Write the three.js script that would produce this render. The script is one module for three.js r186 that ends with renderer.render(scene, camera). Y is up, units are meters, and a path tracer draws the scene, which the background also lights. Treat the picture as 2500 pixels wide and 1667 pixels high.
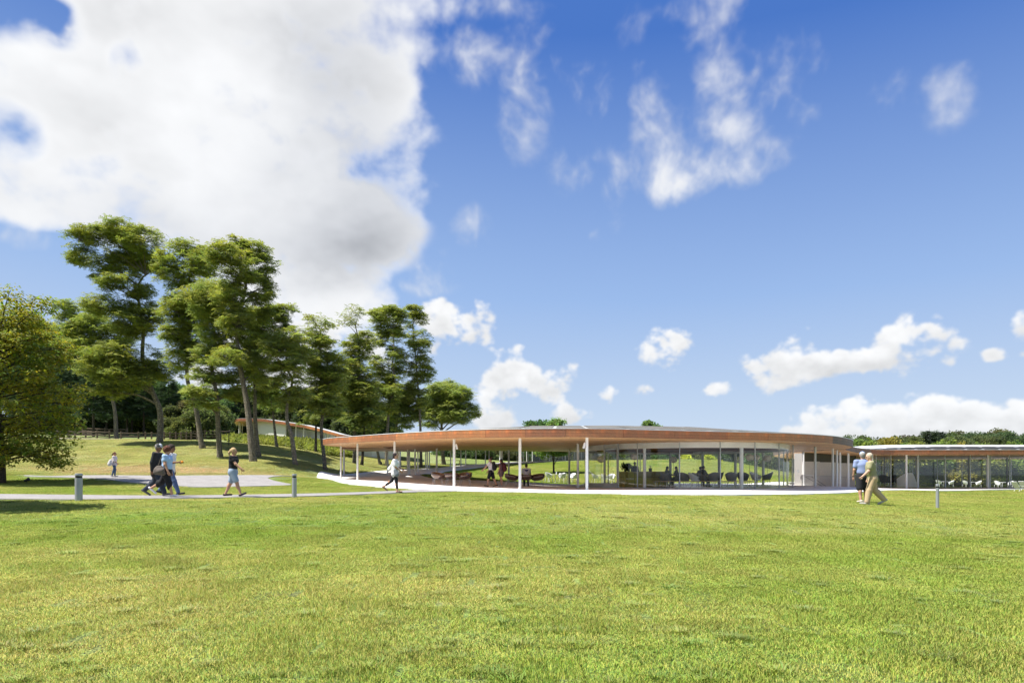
import * as THREE from 'three';
import { mergeGeometries, mergeVertices } from 'three/addons/utils/BufferGeometryUtils.js';
import { FontLoader } from 'three/addons/loaders/FontLoader.js';
import { TextGeometry } from 'three/addons/geometries/TextGeometry.js';

// ---------------------------------------------------------------- camera, exposure
const scene = new THREE.Scene();
const FOCAL = 1667, HORIZON = 1160, EYE = 1.6;           // 24 mm shift lens, in pixels of the 2500 px wide photograph
const camera = new THREE.PerspectiveCamera(53.13, 2500 / 1667, 0.1, 3000);
camera.position.set(0, EYE, 0);
camera.lookAt(0, EYE, -10);
camera.setViewOffset(2500, 1667, 0, -(HORIZON - 833.5), 2500, 1667);
const renderer = new THREE.WebGLRenderer({ antialias: true });
renderer.toneMapping = THREE.LinearToneMapping;
renderer.toneMappingExposure = 1.9;
renderer.shadowMap.enabled = true;

// ---------------------------------------------------------------- small tools
function rng(seed) { let a = seed >>> 0; return () => { a = (a + 0x6D2B79F5) | 0; let t = Math.imul(a ^ (a >>> 15), 1 | a); t = (t + Math.imul(t ^ (t >>> 7), 61 | t)) ^ t; return ((t ^ (t >>> 14)) >>> 0) / 4294967296; }; }
const clamp = (x, a, b) => Math.min(b, Math.max(a, x));
const lerp = (a, b, t) => a + (b - a) * t;
const sstep = (a, b, x) => { const t = clamp((x - a) / (b - a), 0, 1); return t * t * (3 - 2 * t); };
const RAD = Math.PI / 180;
const V = (x, y, z) => new THREE.Vector3(x, y, z);
function hash3(x, y, z) { let h = Math.imul(x, 374761393) ^ Math.imul(y, 668265263) ^ Math.imul(z, 2147483629 | 1); h = Math.imul(h ^ (h >>> 13), 1274126177); h = Math.imul(h ^ (h >>> 15), 2246822519); return ((h ^ (h >>> 16)) >>> 0) / 4294967296; }
function grad3(x, y, z, u, v, w) { let h = Math.imul(x, 374761393) ^ Math.imul(y, 668265263) ^ Math.imul(z, 2147483629); h = Math.imul(h ^ (h >>> 13), 1274126177); h = Math.imul(h ^ (h >>> 15), 2246822519); h = (h ^ (h >>> 16)) & 15; const p = h < 8 ? u : v, q = h < 4 ? v : h === 12 || h === 14 ? u : w; return (h & 1 ? -p : p) + (h & 2 ? -q : q); }
function noise3(x, y, z) {
  const xi = Math.floor(x), yi = Math.floor(y), zi = Math.floor(z), a = x - xi, b = y - yi, c = z - zi;
  const u = a * a * a * (a * (a * 6 - 15) + 10), v = b * b * b * (b * (b * 6 - 15) + 10), w = c * c * c * (c * (c * 6 - 15) + 10);
  const p = lerp(lerp(grad3(xi, yi, zi, a, b, c), grad3(xi + 1, yi, zi, a - 1, b, c), u), lerp(grad3(xi, yi + 1, zi, a, b - 1, c), grad3(xi + 1, yi + 1, zi, a - 1, b - 1, c), u), v);
  const q = lerp(lerp(grad3(xi, yi, zi + 1, a, b, c - 1), grad3(xi + 1, yi, zi + 1, a - 1, b, c - 1), u), lerp(grad3(xi, yi + 1, zi + 1, a, b - 1, c - 1), grad3(xi + 1, yi + 1, zi + 1, a - 1, b - 1, c - 1), u), v);
  return lerp(p, q, w);
}
function fbm3(x, y, z, oct) { let s = 0, a = 0.5; for (let i = 0; i < oct; i++) { s += a * noise3(x, y, z); x = x * 2.03 + 17.1; y = y * 2.03 + 5.3; z = z * 2.03 + 9.7; a *= 0.5; } return s; }
const fbm2 = (x, y, oct, s = 0) => fbm3(x, y, s * 13.7 + 0.5, oct);
// periodic 2-D noise for textures that tile
function tnoise(x, y, p, s) {
  const xi = Math.floor(x), yi = Math.floor(y); let u = x - xi, v = y - yi; u = u * u * (3 - 2 * u); v = v * v * (3 - 2 * v);
  const m = (a) => ((a % p) + p) % p;
  return lerp(lerp(hash3(m(xi), m(yi), s), hash3(m(xi + 1), m(yi), s), u), lerp(hash3(m(xi), m(yi + 1), s), hash3(m(xi + 1), m(yi + 1), s), u), v) * 2 - 1;
}
function tfbm(u, v, p, oct, s) { let r = 0, a = 0.5; for (let i = 0; i < oct; i++) { r += a * tnoise(u * p, v * p, p, s + i); p *= 2; a *= 0.5; } return r; }
const names = {};
function numbered(n) { const k = names[n] = (names[n] ?? -1) + 1; return k ? n + '_' + String(k).padStart(3, '0') : n; }
function tag(o, label, category, group, kind) {
  if (label) o.userData.label = label;
  if (category) o.userData.category = category;
  if (group) o.userData.group = group;
  if (kind) o.userData.kind = kind;
  return o;
}
function shadows(o) { o.castShadow = o.receiveShadow = true; return o; }
function part(name, geo, mat, parent) { const m = shadows(new THREE.Mesh(geo, mat)); m.name = name; parent.add(m); return m; }
function thing(name, label, category, pos, turn = 0, group) {
  const o = new THREE.Group(); o.name = numbered(name); o.position.copy(pos); o.rotation.y = turn; scene.add(o);
  return tag(o, label, category, group);
}
function top(name, geo, mat, label, category, group, kind) { const m = shadows(new THREE.Mesh(geo, mat)); m.name = numbered(name); scene.add(m); return tag(m, label, category, group, kind); }
const lin = (r, g, b) => new THREE.Color().setRGB(r, g, b);
function mat(r, g, b, rough = 0.8, extra = {}) { return new THREE.MeshStandardMaterial({ color: lin(r, g, b), roughness: rough, ...extra }); }
function phys(r, g, b, rough, extra) { return new THREE.MeshPhysicalMaterial({ color: lin(r, g, b), roughness: rough, ...extra }); }
// a pixel of the photograph and a distance give a point
const W = (sx, sy, d) => V((sx - 1250) / FOCAL * d, EYE - (sy - HORIZON) / FOCAL * d, -d);
const X = (sx, d) => (sx - 1250) / FOCAL * d;

function geoFrom(pos, idx, uv, nrm, col) {
  const g = new THREE.BufferGeometry();
  g.setAttribute('position', new THREE.Float32BufferAttribute(pos, 3));
  if (uv) g.setAttribute('uv', new THREE.Float32BufferAttribute(uv, 2));
  if (col) g.setAttribute('color', new THREE.Float32BufferAttribute(col, 3));
  if (idx) g.setIndex(idx);
  if (nrm) g.setAttribute('normal', new THREE.Float32BufferAttribute(nrm, 3)); else g.computeVertexNormals();
  return g;
}
function box(w, h, d, x = 0, y = 0, z = 0, ry = 0) { const g = new THREE.BoxGeometry(w, h, d); if (ry) g.rotateY(ry); g.translate(x, y, z); return g; }
function cyl(r0, r1, h, x = 0, y = 0, z = 0, seg = 12) { const g = new THREE.CylinderGeometry(r1, r0, h, seg); g.translate(x, y + h / 2, z); return g; }
function rod(a, b, ra, rb = ra, seg = 7) {
  const d = b.clone().sub(a), g = new THREE.CylinderGeometry(rb, ra, d.length(), seg);
  g.applyQuaternion(new THREE.Quaternion().setFromUnitVectors(V(0, 1, 0), d.clone().normalize())); const c = a.clone().add(b).multiplyScalar(0.5); g.translate(c.x, c.y, c.z); return g;
}
const merge = (l) => mergeGeometries(l.map((g) => { const n = g.index ? g.toNonIndexed() : g.clone(); for (const k of Object.keys(n.attributes)) if (!['position', 'normal', 'uv'].includes(k)) n.deleteAttribute(k); if (!n.attributes.uv) n.setAttribute('uv', new THREE.Float32BufferAttribute(new Float32Array(n.attributes.position.count * 2), 2)); return n; }));
function texture(n, fn, repeat, srgb) {
  const d = new Uint8Array(n * n * 4);
  for (let j = 0; j < n; j++) for (let i = 0; i < n; i++) { const c = fn((i + 0.5) / n, (j + 0.5) / n); const k = (j * n + i) * 4; d[k] = clamp(c[0], 0, 1) * 255; d[k + 1] = clamp(c[1], 0, 1) * 255; d[k + 2] = clamp(c[2], 0, 1) * 255; d[k + 3] = 255; }
  const t = new THREE.DataTexture(d, n, n); t.wrapS = t.wrapT = THREE.RepeatWrapping; t.magFilter = THREE.LinearFilter; t.minFilter = THREE.LinearMipmapLinearFilter; t.generateMipmaps = true;
  t.repeat.set(1 / repeat, 1 / repeat); if (srgb) t.colorSpace = THREE.SRGBColorSpace; t.needsUpdate = true; return t;
}
const grey = (v) => [v, v, v];

// ---------------------------------------------------------------- sky: air and clouds by azimuth and elevation in degrees
const SUN = V(-Math.cos(61 * RAD) * Math.cos(15 * RAD), Math.sin(61 * RAD), Math.cos(61 * RAD) * Math.sin(15 * RAD));
function makeSky() {
  const BIG = [[-26.9, 28.5, 7.6, 4.8], [-20.2, 29.7, 8.4, 5.4], [-31.4, 23.1, 7.0, 4.8], [-23.2, 22.3, 9.3, 5.7], [-15.5, 25.1, 6.5, 6.7], [-13.9, 31.2, 4.1, 3.3], [-34.5, 25.7, 3.8, 2.2], [-35.9, 19.6, 3.0, 2.2], [-35.7, 17.9, 2.3, 1.1], [-16.1, 19.1, 5.9, 2.8], [-19.0, 15.9, 5.0, 2.4], [-13.9, 14.4, 3.0, 1.4], [-28.8, 19.2, 5.8, 2.1], [-11.3, 18.6, 1.7, 1.1], [-16.8, 14.2, 5.0, 2.1], [-12.4, 12.6, 2.5, 1.1], [-23, 37, 14, 7], [-52, 22, 10, 6], [-75, 30, 14, 8], [70, 32, 12, 6], [95, 24, 16, 7], [130, 35, 18, 9], [165, 25, 15, 7], [-120, 22, 16, 7], [-150, 38, 16, 8], [40, 55, 12, 8], [150, 60, 20, 9]];
  const HOLE = [[-35.7, 22.2, 1.4, 1.4], [-29.7, 27.4, 1.0, 1.2], [-33.4, 28.8, 1.2, 1.3], [-35.7, 28.8, 2.5, 1.5]];
  const THIN = [[-9.0, 32.1, 1.8, 1.8, 0.75], [-8.2, 30.7, 1.3, 1.5, 0.60], [-3.1, 31.2, 1.7, 1.5, 0.55], [-4.1, 32.1, 1.4, 1.0, 0.50], [1.4, 32.7, 2.1, 2.7, 0.95], [2.1, 29.9, 2.2, 2.3, 0.90], [1.0, 27.6, 1.7, 2.4, 0.80], [0.9, 25.6, 1.0, 1.4, 0.60], [4.5, 28.8, 2.7, 1.6, 0.70], [6.5, 29.5, 1.7, 1.4, 0.70], [5.1, 24.4, 2.0, 1.7, 0.45], [10.0, 24.5, 1.5, 1.7, 0.50], [8.5, 21.4, 0.9, 1.6, 0.60], [6.8, 19.4, 0.7, 0.6, 0.40], [10.0, 32.8, 1.2, 1.1, 0.40], [11.5, 29.2, 1.5, 1.4, 1.20], [11.9, 27.6, 1.6, 1.6, 1.30], [12.8, 25.6, 2.0, 1.9, 1.50], [13.2, 23.4, 2.4, 1.8, 1.60], [12.5, 22.3, 1.6, 1.0, 1.30], [15.4, 23.2, 1.6, 1.1, 1.00], [17.6, 27.2, 1.9, 1.6, 0.85], [17.9, 25.9, 1.9, 1.3, 0.70], [16.4, 31.1, 2.5, 1.4, 0.80], [17.0, 29.3, 2.2, 1.2, 0.70], [22.2, 29.5, 1.9, 1.8, 0.85], [21.0, 27.5, 1.6, 1.5, 0.70], [19.8, 24.0, 2.3, 1.2, 1.15], [18.9, 22.5, 1.2, 0.8, 0.70], [23.6, 25.9, 1.7, 0.7, 0.50], [16.1, 33.4, 3.2, 0.8, 0.80], [1.4, 34.7, 2.7, 0.7, 0.70], [-2.1, 34.6, 2.1, 0.7, 0.60], [-3.4, 19.8, 1.3, 1.4, 0.80], [-5.8, 18.8, 2.0, 1.2, 0.50], [-7.7, 15.9, 2.5, 1.1, 0.80], [-8.5, 20.8, 1.3, 1.8, 0.50], [28.6, 26.3, 1.5, 1.7, 0.40], [32.7, 25.3, 1.5, 1.7, 0.75], [32.0, 25.8, 0.7, 0.9, 0.50], [-35.5, 15.8, 1.5, 0.7, 0.60], [-6.2, 17.2, 1.7, 0.9, 0.40], [20, 45, 8, 5, 0.7], [-5, 44, 7, 5, 0.8], [55, 40, 9, 5, 0.8], [-60, 45, 9, 6, 0.8]];
  const CUM = [[-5.1, 12.5, 3.2, 1.8], [2.1, 7.5, 4.1, 1.4], [-0.6, 8.8, 2.1, 1.7], [12.9, 10.1, 1.9, 1.4], [8.0, 6.6, 0.9, 0.7], [10.9, 6.9, 0.8, 0.5], [16.9, 6.9, 1.2, 0.5], [22.2, 8.6, 2.5, 1.9], [26.0, 8.4, 2.1, 0.8], [30.5, 9.2, 2.2, 1.6], [35.2, 8.1, 0.7, 0.4], [36.8, 10.3, 0.5, 1.0], [-1.7, 5.1, 2.1, 1.4], [5.1, 5.1, 1.7, 0.7], [24.5, 3.9, 2.8, 1.3], [29.2, 4.2, 3.9, 1.3], [32.9, 3.9, 3.9, 1.3], [36.4, 3.3, 2.7, 1.4], [27.0, 2.9, 5.5, 0.9], [-17.6, 11.9, 2.2, 1.3], [-14.5, 8.9, 5.2, 4.5], [-20.1, 7.4, 6.1, 3.5]];
  { const r = rng(5); for (let a = 42; a < 320; a += 7 + r() * 6) CUM.push([a > 180 ? a - 360 : a, 3.5 + r() * 7, 2 + r() * 3, 0.8 + r() * 1.4]); }
  const w = 4096, h = 2048, data = new Float32Array(w * h * 4);
  const sum = (list, az, el) => { let s = 0; for (const b of list) { let dx = az - b[0]; if (dx > 180) dx -= 360; if (dx < -180) dx += 360; dx /= b[2]; if (dx > 2 || dx < -2) continue; const dy = (el - b[1]) / b[3]; const q = dx * dx + dy * dy; if (q < 3.2) s += Math.max(0, 1 - q * 0.34) ** 1.5 * (b[4] ?? 1); } return s; };
  const top_ = [0.098, 0.222, 0.605], mid = [0.335, 0.505, 0.835], low = [0.70, 0.81, 0.91];
  const E = 1 / 1.9;
  for (let j = 0; j < h; j++) {
    const el = ((j + 0.5) / h - 0.5) * 180, ce = Math.cos(el * RAD), y = Math.sin(el * RAD);
    for (let i = 0; i < w; i++) {
      const th = ((i + 0.5) / w - 0.5) * 2 * Math.PI, x = ce * Math.cos(th), z = ce * Math.sin(th);
      const k = (j * w + i) * 4; data[k + 3] = 1;
      let az = Math.atan2(x, -z) / RAD;
      const ee = Math.max(el, 0);
      const toSun = Math.max(0, x * SUN.x + y * SUN.y + z * SUN.z);
      let t = clamp(ee / 31, 0, 1.3) - 0.16 * (toSun - 0.3);
      t = clamp(t, 0, 1.2);
      const c = [0, 0, 0];
      for (let q = 0; q < 3; q++) { c[q] = t < 0.5 ? lerp(low[q], mid[q], Math.pow(t / 0.5, 1.05)) : lerp(mid[q], top_[q], Math.min(1.1, (t - 0.5) / 0.5)); }
      if (el > -1 && el < 80) {
        const big = sum(BIG, az, el), hole = sum(HOLE, az, el), thin = sum(THIN, az, el), cum = sum(CUM, az, el);
        let cov = 0, val = 0.9, bl = 0;
        if (big > 0.01) {
          const wx = fbm3(x * 6, y * 6, z * 6, 3) * 0.25;
          const n = fbm3(x * 6 + wx, y * 8 + wx, z * 6 - wx, 7), n2 = fbm3(x * 22 + wx * 3, y * 26, z * 22, 6), n3 = 0.4 - Math.abs(fbm3(x * 12 + wx * 2, y * 14, z * 12, 4)) * 1.5;
          const dns = (1 - Math.exp(-big * 1.15)) * 2.0 - hole * (1.2 + 2.6 * n2) + n * 2.0 + n2 * 1.1 + n3 * 0.5 - 0.80;
          const a = Math.pow(sstep(-0.18, 1.15, dns), 0.8) * sstep(0, 0.3, big);
          // a thick layer is grey below where it is deep, white where it is thin
          const soft = fbm3(x * 4 + 3.1, y * 7 + 1.7, z * 4, 5);
          const deep = clamp(0.30 + 1.9 * soft + 0.5 * fbm3(x * 11 + wx, y * 20, z * 11, 4), 0, 1) * sstep(0.5, 1.7, dns);
          const ax = az + soft * 5, ex = el + n * 4;
          const dd = ((ax + 14.5) / 9.5) ** 2 + ((ex - 20.2) / 5) ** 2, d2 = ((ax + 14) / 6) ** 2 + ((ex - 29.5) / 8) ** 2, d3 = ((ax + 28) / 11) ** 2 + ((ex - 17.6) / 2.6) ** 2;
          const base = 1.15 * Math.exp(-dd * 1.2) * (0.8 + 0.9 * soft) + 0.42 * Math.exp(-d2 * 1.5) + 0.3 * Math.exp(-d3 * 1.5);
          bl = clamp(base, 0, 1); val = 0.985 - 0.20 * deep - 0.44 * bl * sstep(0.15, 0.9, dns) + n2 * 0.06;
          cov = a * 0.985;
        }
        if (thin > 0.01) {
          const wx = fbm3(x * 7, y * 7, z * 7, 4) * 0.7, wy = fbm3(x * 7 + 9, y * 7, z * 7, 4) * 0.7;
          const n = fbm3(x * 13 + wx, y * 9 + wy, z * 13 - wx, 6), rg = 0.5 - Math.abs(fbm3(x * 24 + wx * 2, y * 15 + wy * 2, z * 24, 5)) * 1.6, n2 = fbm3(x * 70 + wx * 4, y * 50, z * 70, 4);
          const dns = (1 - Math.exp(-thin * 1.0)) * 1.25 + n * 1.5 + rg * 0.55 + n2 * 0.45 - 0.56;
          const a = 0.93 * Math.pow(sstep(-0.2, 1.6, dns), 1.15) * sstep(0, 0.4, thin);
          const v2 = 0.84 + 0.10 * sstep(0.3, 1, dns);
          if (a > 0) { const o = cov + a * (1 - cov); val = (val * cov + v2 * a * (1 - cov)) / Math.max(o, 1e-4); cov = o; }
        }
        if (cum > 0.01) {
          const n = fbm3(x * 18, y * 22, z * 18, 6), nb = Math.abs(fbm3(x * 40 + 4, y * 44, z * 40, 5));
          const dns = (1 - Math.exp(-cum * 1.1)) * 1.75 + n * 1.9 + nb * 1.0 - 0.84;
          const a = sstep(-0.04, 0.55, dns) * sstep(0, 0.25, cum);
          const up = Math.min(sum(CUM, az + 0.25, el - 0.9), 1.2) - Math.min(sum(CUM, az - 0.2, el + 0.9), 1.2);      // sunlit crowns, greyer feet
          const v2 = clamp(0.90 + 0.10 * up + 0.20 * fbm3(x * 34, y * 46, z * 34, 4) - 0.08 * sstep(0.7, 1.6, dns), 0.66, 1.02);
          if (a > 0) { const o = cov + a * (1 - cov); val = (val * cov + v2 * a * (1 - cov)) / Math.max(o, 1e-4); cov = o; }
        }
        const haze = Math.exp(-ee / 4) * 0.22;
        const wc = [val * (0.985 - 0.035 * bl), val * (0.995 - 0.005 * bl), val * (1.01 + 0.06 * bl)];
        for (let q = 0; q < 3; q++) c[q] = lerp(c[q], lerp(wc[q], low[q], haze), cov);
      }
      if (el < -0.5) { const g = sstep(-0.5, -14, el); c[0] = lerp(c[0], 0.30, g); c[1] = lerp(c[1], 0.36, g); c[2] = lerp(c[2], 0.36, g); }
      data[k] = c[0] * E; data[k + 1] = c[1] * E; data[k + 2] = c[2] * E;
    }
  }
  const t = new THREE.DataTexture(data, w, h, THREE.RGBAFormat, THREE.FloatType);
  t.mapping = THREE.EquirectangularReflectionMapping; t.magFilter = t.minFilter = THREE.LinearFilter; t.needsUpdate = true; return t;
}
scene.background = makeSky(); scene.environment = scene.background;
const sun = new THREE.DirectionalLight(lin(1, 0.955, 0.88), 5.0);
sun.position.copy(SUN).multiplyScalar(150).add(V(0, 0, -50)); sun.target.position.set(0, 0, -50);
sun.castShadow = true; Object.assign(sun.shadow.camera, { left: -120, right: 120, top: 120, bottom: -120, near: 1, far: 400 }); sun.shadow.mapSize.set(4096, 4096);
scene.add(sun, sun.target);
// ---------------------------------------------------------------- terrain: a smooth sheet through measured heights
const HEIGHTS = [[0, -15, 0], [-25, -15, 0], [25, -15, -0.1], [-12, 5, 0.1], [0, 5, 0.06], [12, 5, -0.1], [-16, 12, 0.42], [0, 12, 0.3], [14, 12, 0.05], [25, 15, -0.1], [0, 20, 0.62], [-30, 20, 0.85], [8, 20, 0.5], [34, 30, -0.1], [13, 57, 0.76], [4, 48, 0.74], [40, 66, 0.4], [52, 60, 0.45],
  [45, 80, 0.3], [62, 90, -0.2], [50, 120, -1.2], [30, 120, 1.2], [80, 60, 0], [85, 150, -2.5], [-150, 150, 13], [-100, 200, 13], [0, 200, 4], [100, 200, -4], [-150, 50, 6], [-60, 0, 0.5], [60, 0, -0.5], [150, 50, -2], [-45, 40, 1.5], [-60, 80, 6]];
for (const [sx, sy, d] of [[565, 1213, 24], [400, 1213, 23.5], [191, 1222, 20.9], [0, 1214, 24], [718, 1215, 24.5], [965, 1203, 29.6], [2110, 1226, 24.3], [2290, 1242, 24.1], [1652, 1210, 28], [1400, 1206, 30.5], [1140, 1200.7, 34], [1900, 1209, 28.2], [2078, 1204, 39.8], [2283, 1199, 51.3], [2500, 1196, 55],
  [832, 1170, 58.5], [872, 1175, 52], [963, 1180, 46.5], [1108, 1189.6, 40.7], [1269, 1195, 37.7], [1433, 1199, 36.5], [1660, 1195, 40.9], [1991, 1187.5, 47.8], [2034, 1189, 49.3], [2052, 1190, 55.6], [2214, 1194.4, 57.6], [2414, 1191, 60.5], [1390, 1186, 54.6],
  [1160, 1173, 52], [1250, 1179, 54], [1022, 1156, 62], [900, 1150, 75], [1000, 1145, 85], [1140, 1139, 100], [1250, 1131, 115], [1450, 1126, 120], [1370, 1178, 62], [1347, 1155, 80], [1560, 1125, 110], [1750, 1127, 110], [1850, 1140, 105], [1900, 1150, 100], [1700, 1180, 62],
  [278, 1165, 46.6], [446, 1163, 48], [700, 1161, 50], [500, 1190, 39], [357, 1184, 40], [774, 1169, 59], [119, 1164, 47], [388, 1079, 75], [494, 1102, 70], [537, 1118, 66], [617, 1127, 62], [630, 1113, 68], [673, 1092, 80], [720, 1127, 62], [792, 1140, 72], [767, 1098, 80], [3, 1179, 40], [130, 1130, 58], [100, 1100, 70],
  [290, 1078, 108], [480, 1080, 108], [200, 1076, 100], [560, 1076, 112], [620, 1060, 140], [720, 1066, 135], [830, 1085, 125], [300, 1058, 130], [100, 1058, 130], [860, 1105, 105], [970, 1122, 110], [865, 1138, 84], [926, 1134, 93], [1028, 1140, 96], [800, 1162, 66], [850, 1156, 71]]) { const p = W(sx, sy, d); HEIGHTS.push([p.x, d, p.y]); }
const TPS = (() => {
  const n = HEIGHTS.length, m = n + 3, A = [], S = 0.02, k = (r2) => (r2 < 1e-9 ? 0 : r2 * Math.log(r2) * 0.5);
  for (let i = 0; i < n; i++) { const row = new Float64Array(m + 1); for (let j = 0; j < n; j++) row[j] = k(((HEIGHTS[i][0] - HEIGHTS[j][0]) ** 2 + (HEIGHTS[i][1] - HEIGHTS[j][1]) ** 2) * S * S); row[i] += 0.004; row[n] = 1; row[n + 1] = HEIGHTS[i][0] * S; row[n + 2] = HEIGHTS[i][1] * S; row[m] = HEIGHTS[i][2]; A.push(row); }
  for (let c = 0; c < 3; c++) { const row = new Float64Array(m + 1); for (let j = 0; j < n; j++) row[j] = c === 0 ? 1 : HEIGHTS[j][c - 1] * S; A.push(row); }
  for (let i = 0; i < m; i++) { let p = i; for (let r = i + 1; r < m; r++) if (Math.abs(A[r][i]) > Math.abs(A[p][i])) p = r; [A[i], A[p]] = [A[p], A[i]]; for (let r = i + 1; r < m; r++) { const f = A[r][i] / A[i][i]; if (f) for (let c = i; c <= m; c++) A[r][c] -= f * A[i][c]; } }
  const s = new Float64Array(m); for (let i = m - 1; i >= 0; i--) { let v = A[i][m]; for (let c = i + 1; c < m; c++) v -= A[i][c] * s[c]; s[i] = v / A[i][i]; }
  return (x, d) => { let v = s[n] + s[n + 1] * x * S + s[n + 2] * d * S; for (let j = 0; j < n; j++) { const dx = x - HEIGHTS[j][0], dy = d - HEIGHTS[j][1]; v += s[j] * k((dx * dx + dy * dy) * S * S); } return v; };
})();
function groundAt(x, z) {
  const d = -z, r = Math.hypot(x * 0.9, d - 60), w = sstep(120, 190, r);
  if (w >= 1) return -4;
  return lerp(clamp(TPS(x, d), -6, 16), -4, w);
}
const onGround = (x, z, up = 0) => V(x, groundAt(x, z) + up, z);
const at = (sx, d, up = 0) => onGround(X(sx, d), -d, up);
// where the sight line through a pixel meets the ground
function hit(sx, sy, from = 4, to = 70) {
  const f = (d) => EYE - (sy - HORIZON) / FOCAL * d - groundAt(X(sx, d), -d);
  let a = from; for (let d = from; d < to; d += 0.5) { if (f(d) < 0) { let lo = a, hi = d; for (let i = 0; i < 24; i++) { const m = (lo + hi) / 2; f(m) < 0 ? hi = m : lo = m; } return [X(sx, lo), -lo]; } a = d; }
  return [X(sx, to), -to];
}
const byDepth = (l) => l.map(([sx, d]) => [X(sx, d), -d]);
const PATH = [[-420, 1206], [0, 1207.4], [191, 1209.5], [350, 1211], [500, 1210.3], [713, 1207], [850, 1203.6], [960, 1199.6], [1023, 1196.5], [1060, 1195.5], [1120, 1199.6], [1023, 1202.3], [933, 1206], [713, 1213.6], [500, 1216.6], [350, 1219], [191, 1221], [0, 1219.5], [-420, 1219]].map(([a, b]) => hit(a, b));
const PLATFORM = [[774, 1169], [793, 1177], [844, 1181.5], [908, 1188.3], [972, 1193], [1032, 1196.4], [1140, 1200.7], [1300, 1203.3], [1400, 1205.8], [1540, 1208.3], [1652, 1209.4], [1800, 1210], [1900, 1209]].map(([a, b], i) => i === 0 ? [X(773, 57.5), -57.5] : i === 1 ? [X(793, 53), -53] : hit(a, b, 10, 60))
  .concat([hit(2000, 1206.5), [X(2078, 39.8), -39.8], [X(2155, 43.5), -43.5], [X(2240, 48), -48], [X(2320, 52.6), -52.6], [X(2420, 55), -55], [45.5, -56], [60, -56], [60, -74], [30, -72], [24, -66], [20, -60.5], [13, -60.5], [6, -58.5]],
    byDepth([[1440, 57.5], [1350, 56.5], [1250, 54.5], [1160, 52.5], [1090, 53], [1050, 56], [1022, 62], [1030, 67], [1060, 75], [1100, 85], [1180, 98], [1250, 112], [1450, 117.5], [1450, 124], [1250, 119], [1140, 105], [1060, 93], [1000, 85], [950, 78.5], [900, 74], [855, 70.4], [815, 66.5], [784, 62.5]]));
const PLAZA = byDepth([[60, 47.5], [119, 47.2], [178, 48], [446, 48.3], [640, 50.5], [755, 55.5], [790, 57.5], [782, 56.5], [774, 55.5], [720, 52], [655, 47.5], [668, 45], [709, 41.2], [600, 39.6], [500, 38.6], [446, 39.2], [357, 40.8], [300, 42.5], [253, 44.5], [190, 45.8], [119, 46.4], [60, 46.8]]);
const HILLPATH = byDepth([[120, 83], [200, 84], [290, 86], [385, 92], [430, 97], [432, 95.6], [388, 90.6], [290, 84.4], [200, 82.6], [120, 81.8]]);
function inside(poly, x, z) { let c = false; for (let i = 0, j = poly.length - 1; i < poly.length; j = i++) { const [xi, zi] = poly[i], [xj, zj] = poly[j]; if ((zi > z) !== (zj > z) && x < (xj - xi) * (z - zi) / (zj - zi) + xi) c = !c; } return c; }
const bbox = (p) => { const b = [1e9, 1e9, -1e9, -1e9]; for (const [x, z] of p) { b[0] = Math.min(b[0], x); b[1] = Math.min(b[1], z); b[2] = Math.max(b[2], x); b[3] = Math.max(b[3], z); } return b; };
function smoothPoly(p, n = 4) { const c = new THREE.CatmullRomCurve3(p.map(([x, z]) => V(x, 0, z)), true, 'centripetal'); return c.getPoints(p.length * n).slice(0, -1).map((v) => [v.x, v.z]); }
const polys = { path: smoothPoly(PATH, 3), platform: smoothPoly(PLATFORM, 4), plaza: smoothPoly(PLAZA, 3), hill: smoothPoly(HILLPATH, 3) };
const boxes = Object.fromEntries(Object.entries(polys).map(([k, p]) => [k, bbox(p)]));
const paved = (x, z) => Object.keys(polys).some((k) => { const b = boxes[k]; return x > b[0] && x < b[2] && z > b[1] && z < b[3] && inside(polys[k], x, z); });
// a paved sheet laid over the ground, with an edge that goes down
function pave(poly, up, deep, edge = 1.2) {
  const contour = poly.map(([x, z]) => new THREE.Vector2(x, z));
  let tris = THREE.ShapeUtils.triangulateShape(contour, []).map((t) => t.map((i) => contour[i]));
  for (let pass = 0; pass < 14; pass++) {
    const out = []; let cut = false;
    for (const t of tris) {
      const l = [0, 1, 2].map((i) => t[i].distanceTo(t[(i + 1) % 3])), m = l.indexOf(Math.max(...l));
      if (l[m] > edge) { cut = true; const a = t[m], b = t[(m + 1) % 3], c = t[(m + 2) % 3], q = new THREE.Vector2((a.x + b.x) / 2, (a.y + b.y) / 2); out.push([a, q, c], [q, b, c]); } else out.push(t);
    }
    tris = out; if (!cut) break;
  }
  const pos = [], uv = [];
  const put = (x, y, z) => { pos.push(x, y, z); uv.push(x, z); };
  for (const t of tris) { const [a, b, c] = t; const flip = (b.x - a.x) * (c.y - a.y) - (b.y - a.y) * (c.x - a.x) > 0; for (const q of flip ? [a, c, b] : [a, b, c]) put(q.x, groundAt(q.x, q.y) + up, q.y); }
  const n = poly.length;
  for (let i = 0; i < n; i++) { const [x0, z0] = poly[i], [x1, z1] = poly[(i + 1) % n]; const h0 = groundAt(x0, z0) + up, h1 = groundAt(x1, z1) + up; put(x0, h0, z0); put(x1, h1, z1); put(x1, h1 - deep, z1); put(x0, h0, z0); put(x1, h1 - deep, z1); put(x0, h0 - deep, z0); }
  return mergeVertices(geoFrom(pos, null, uv), 1e-4);
}
function flatNormals(g) { const n = g.index ? g.toNonIndexed() : g; n.computeVertexNormals(); return n; }

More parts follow.
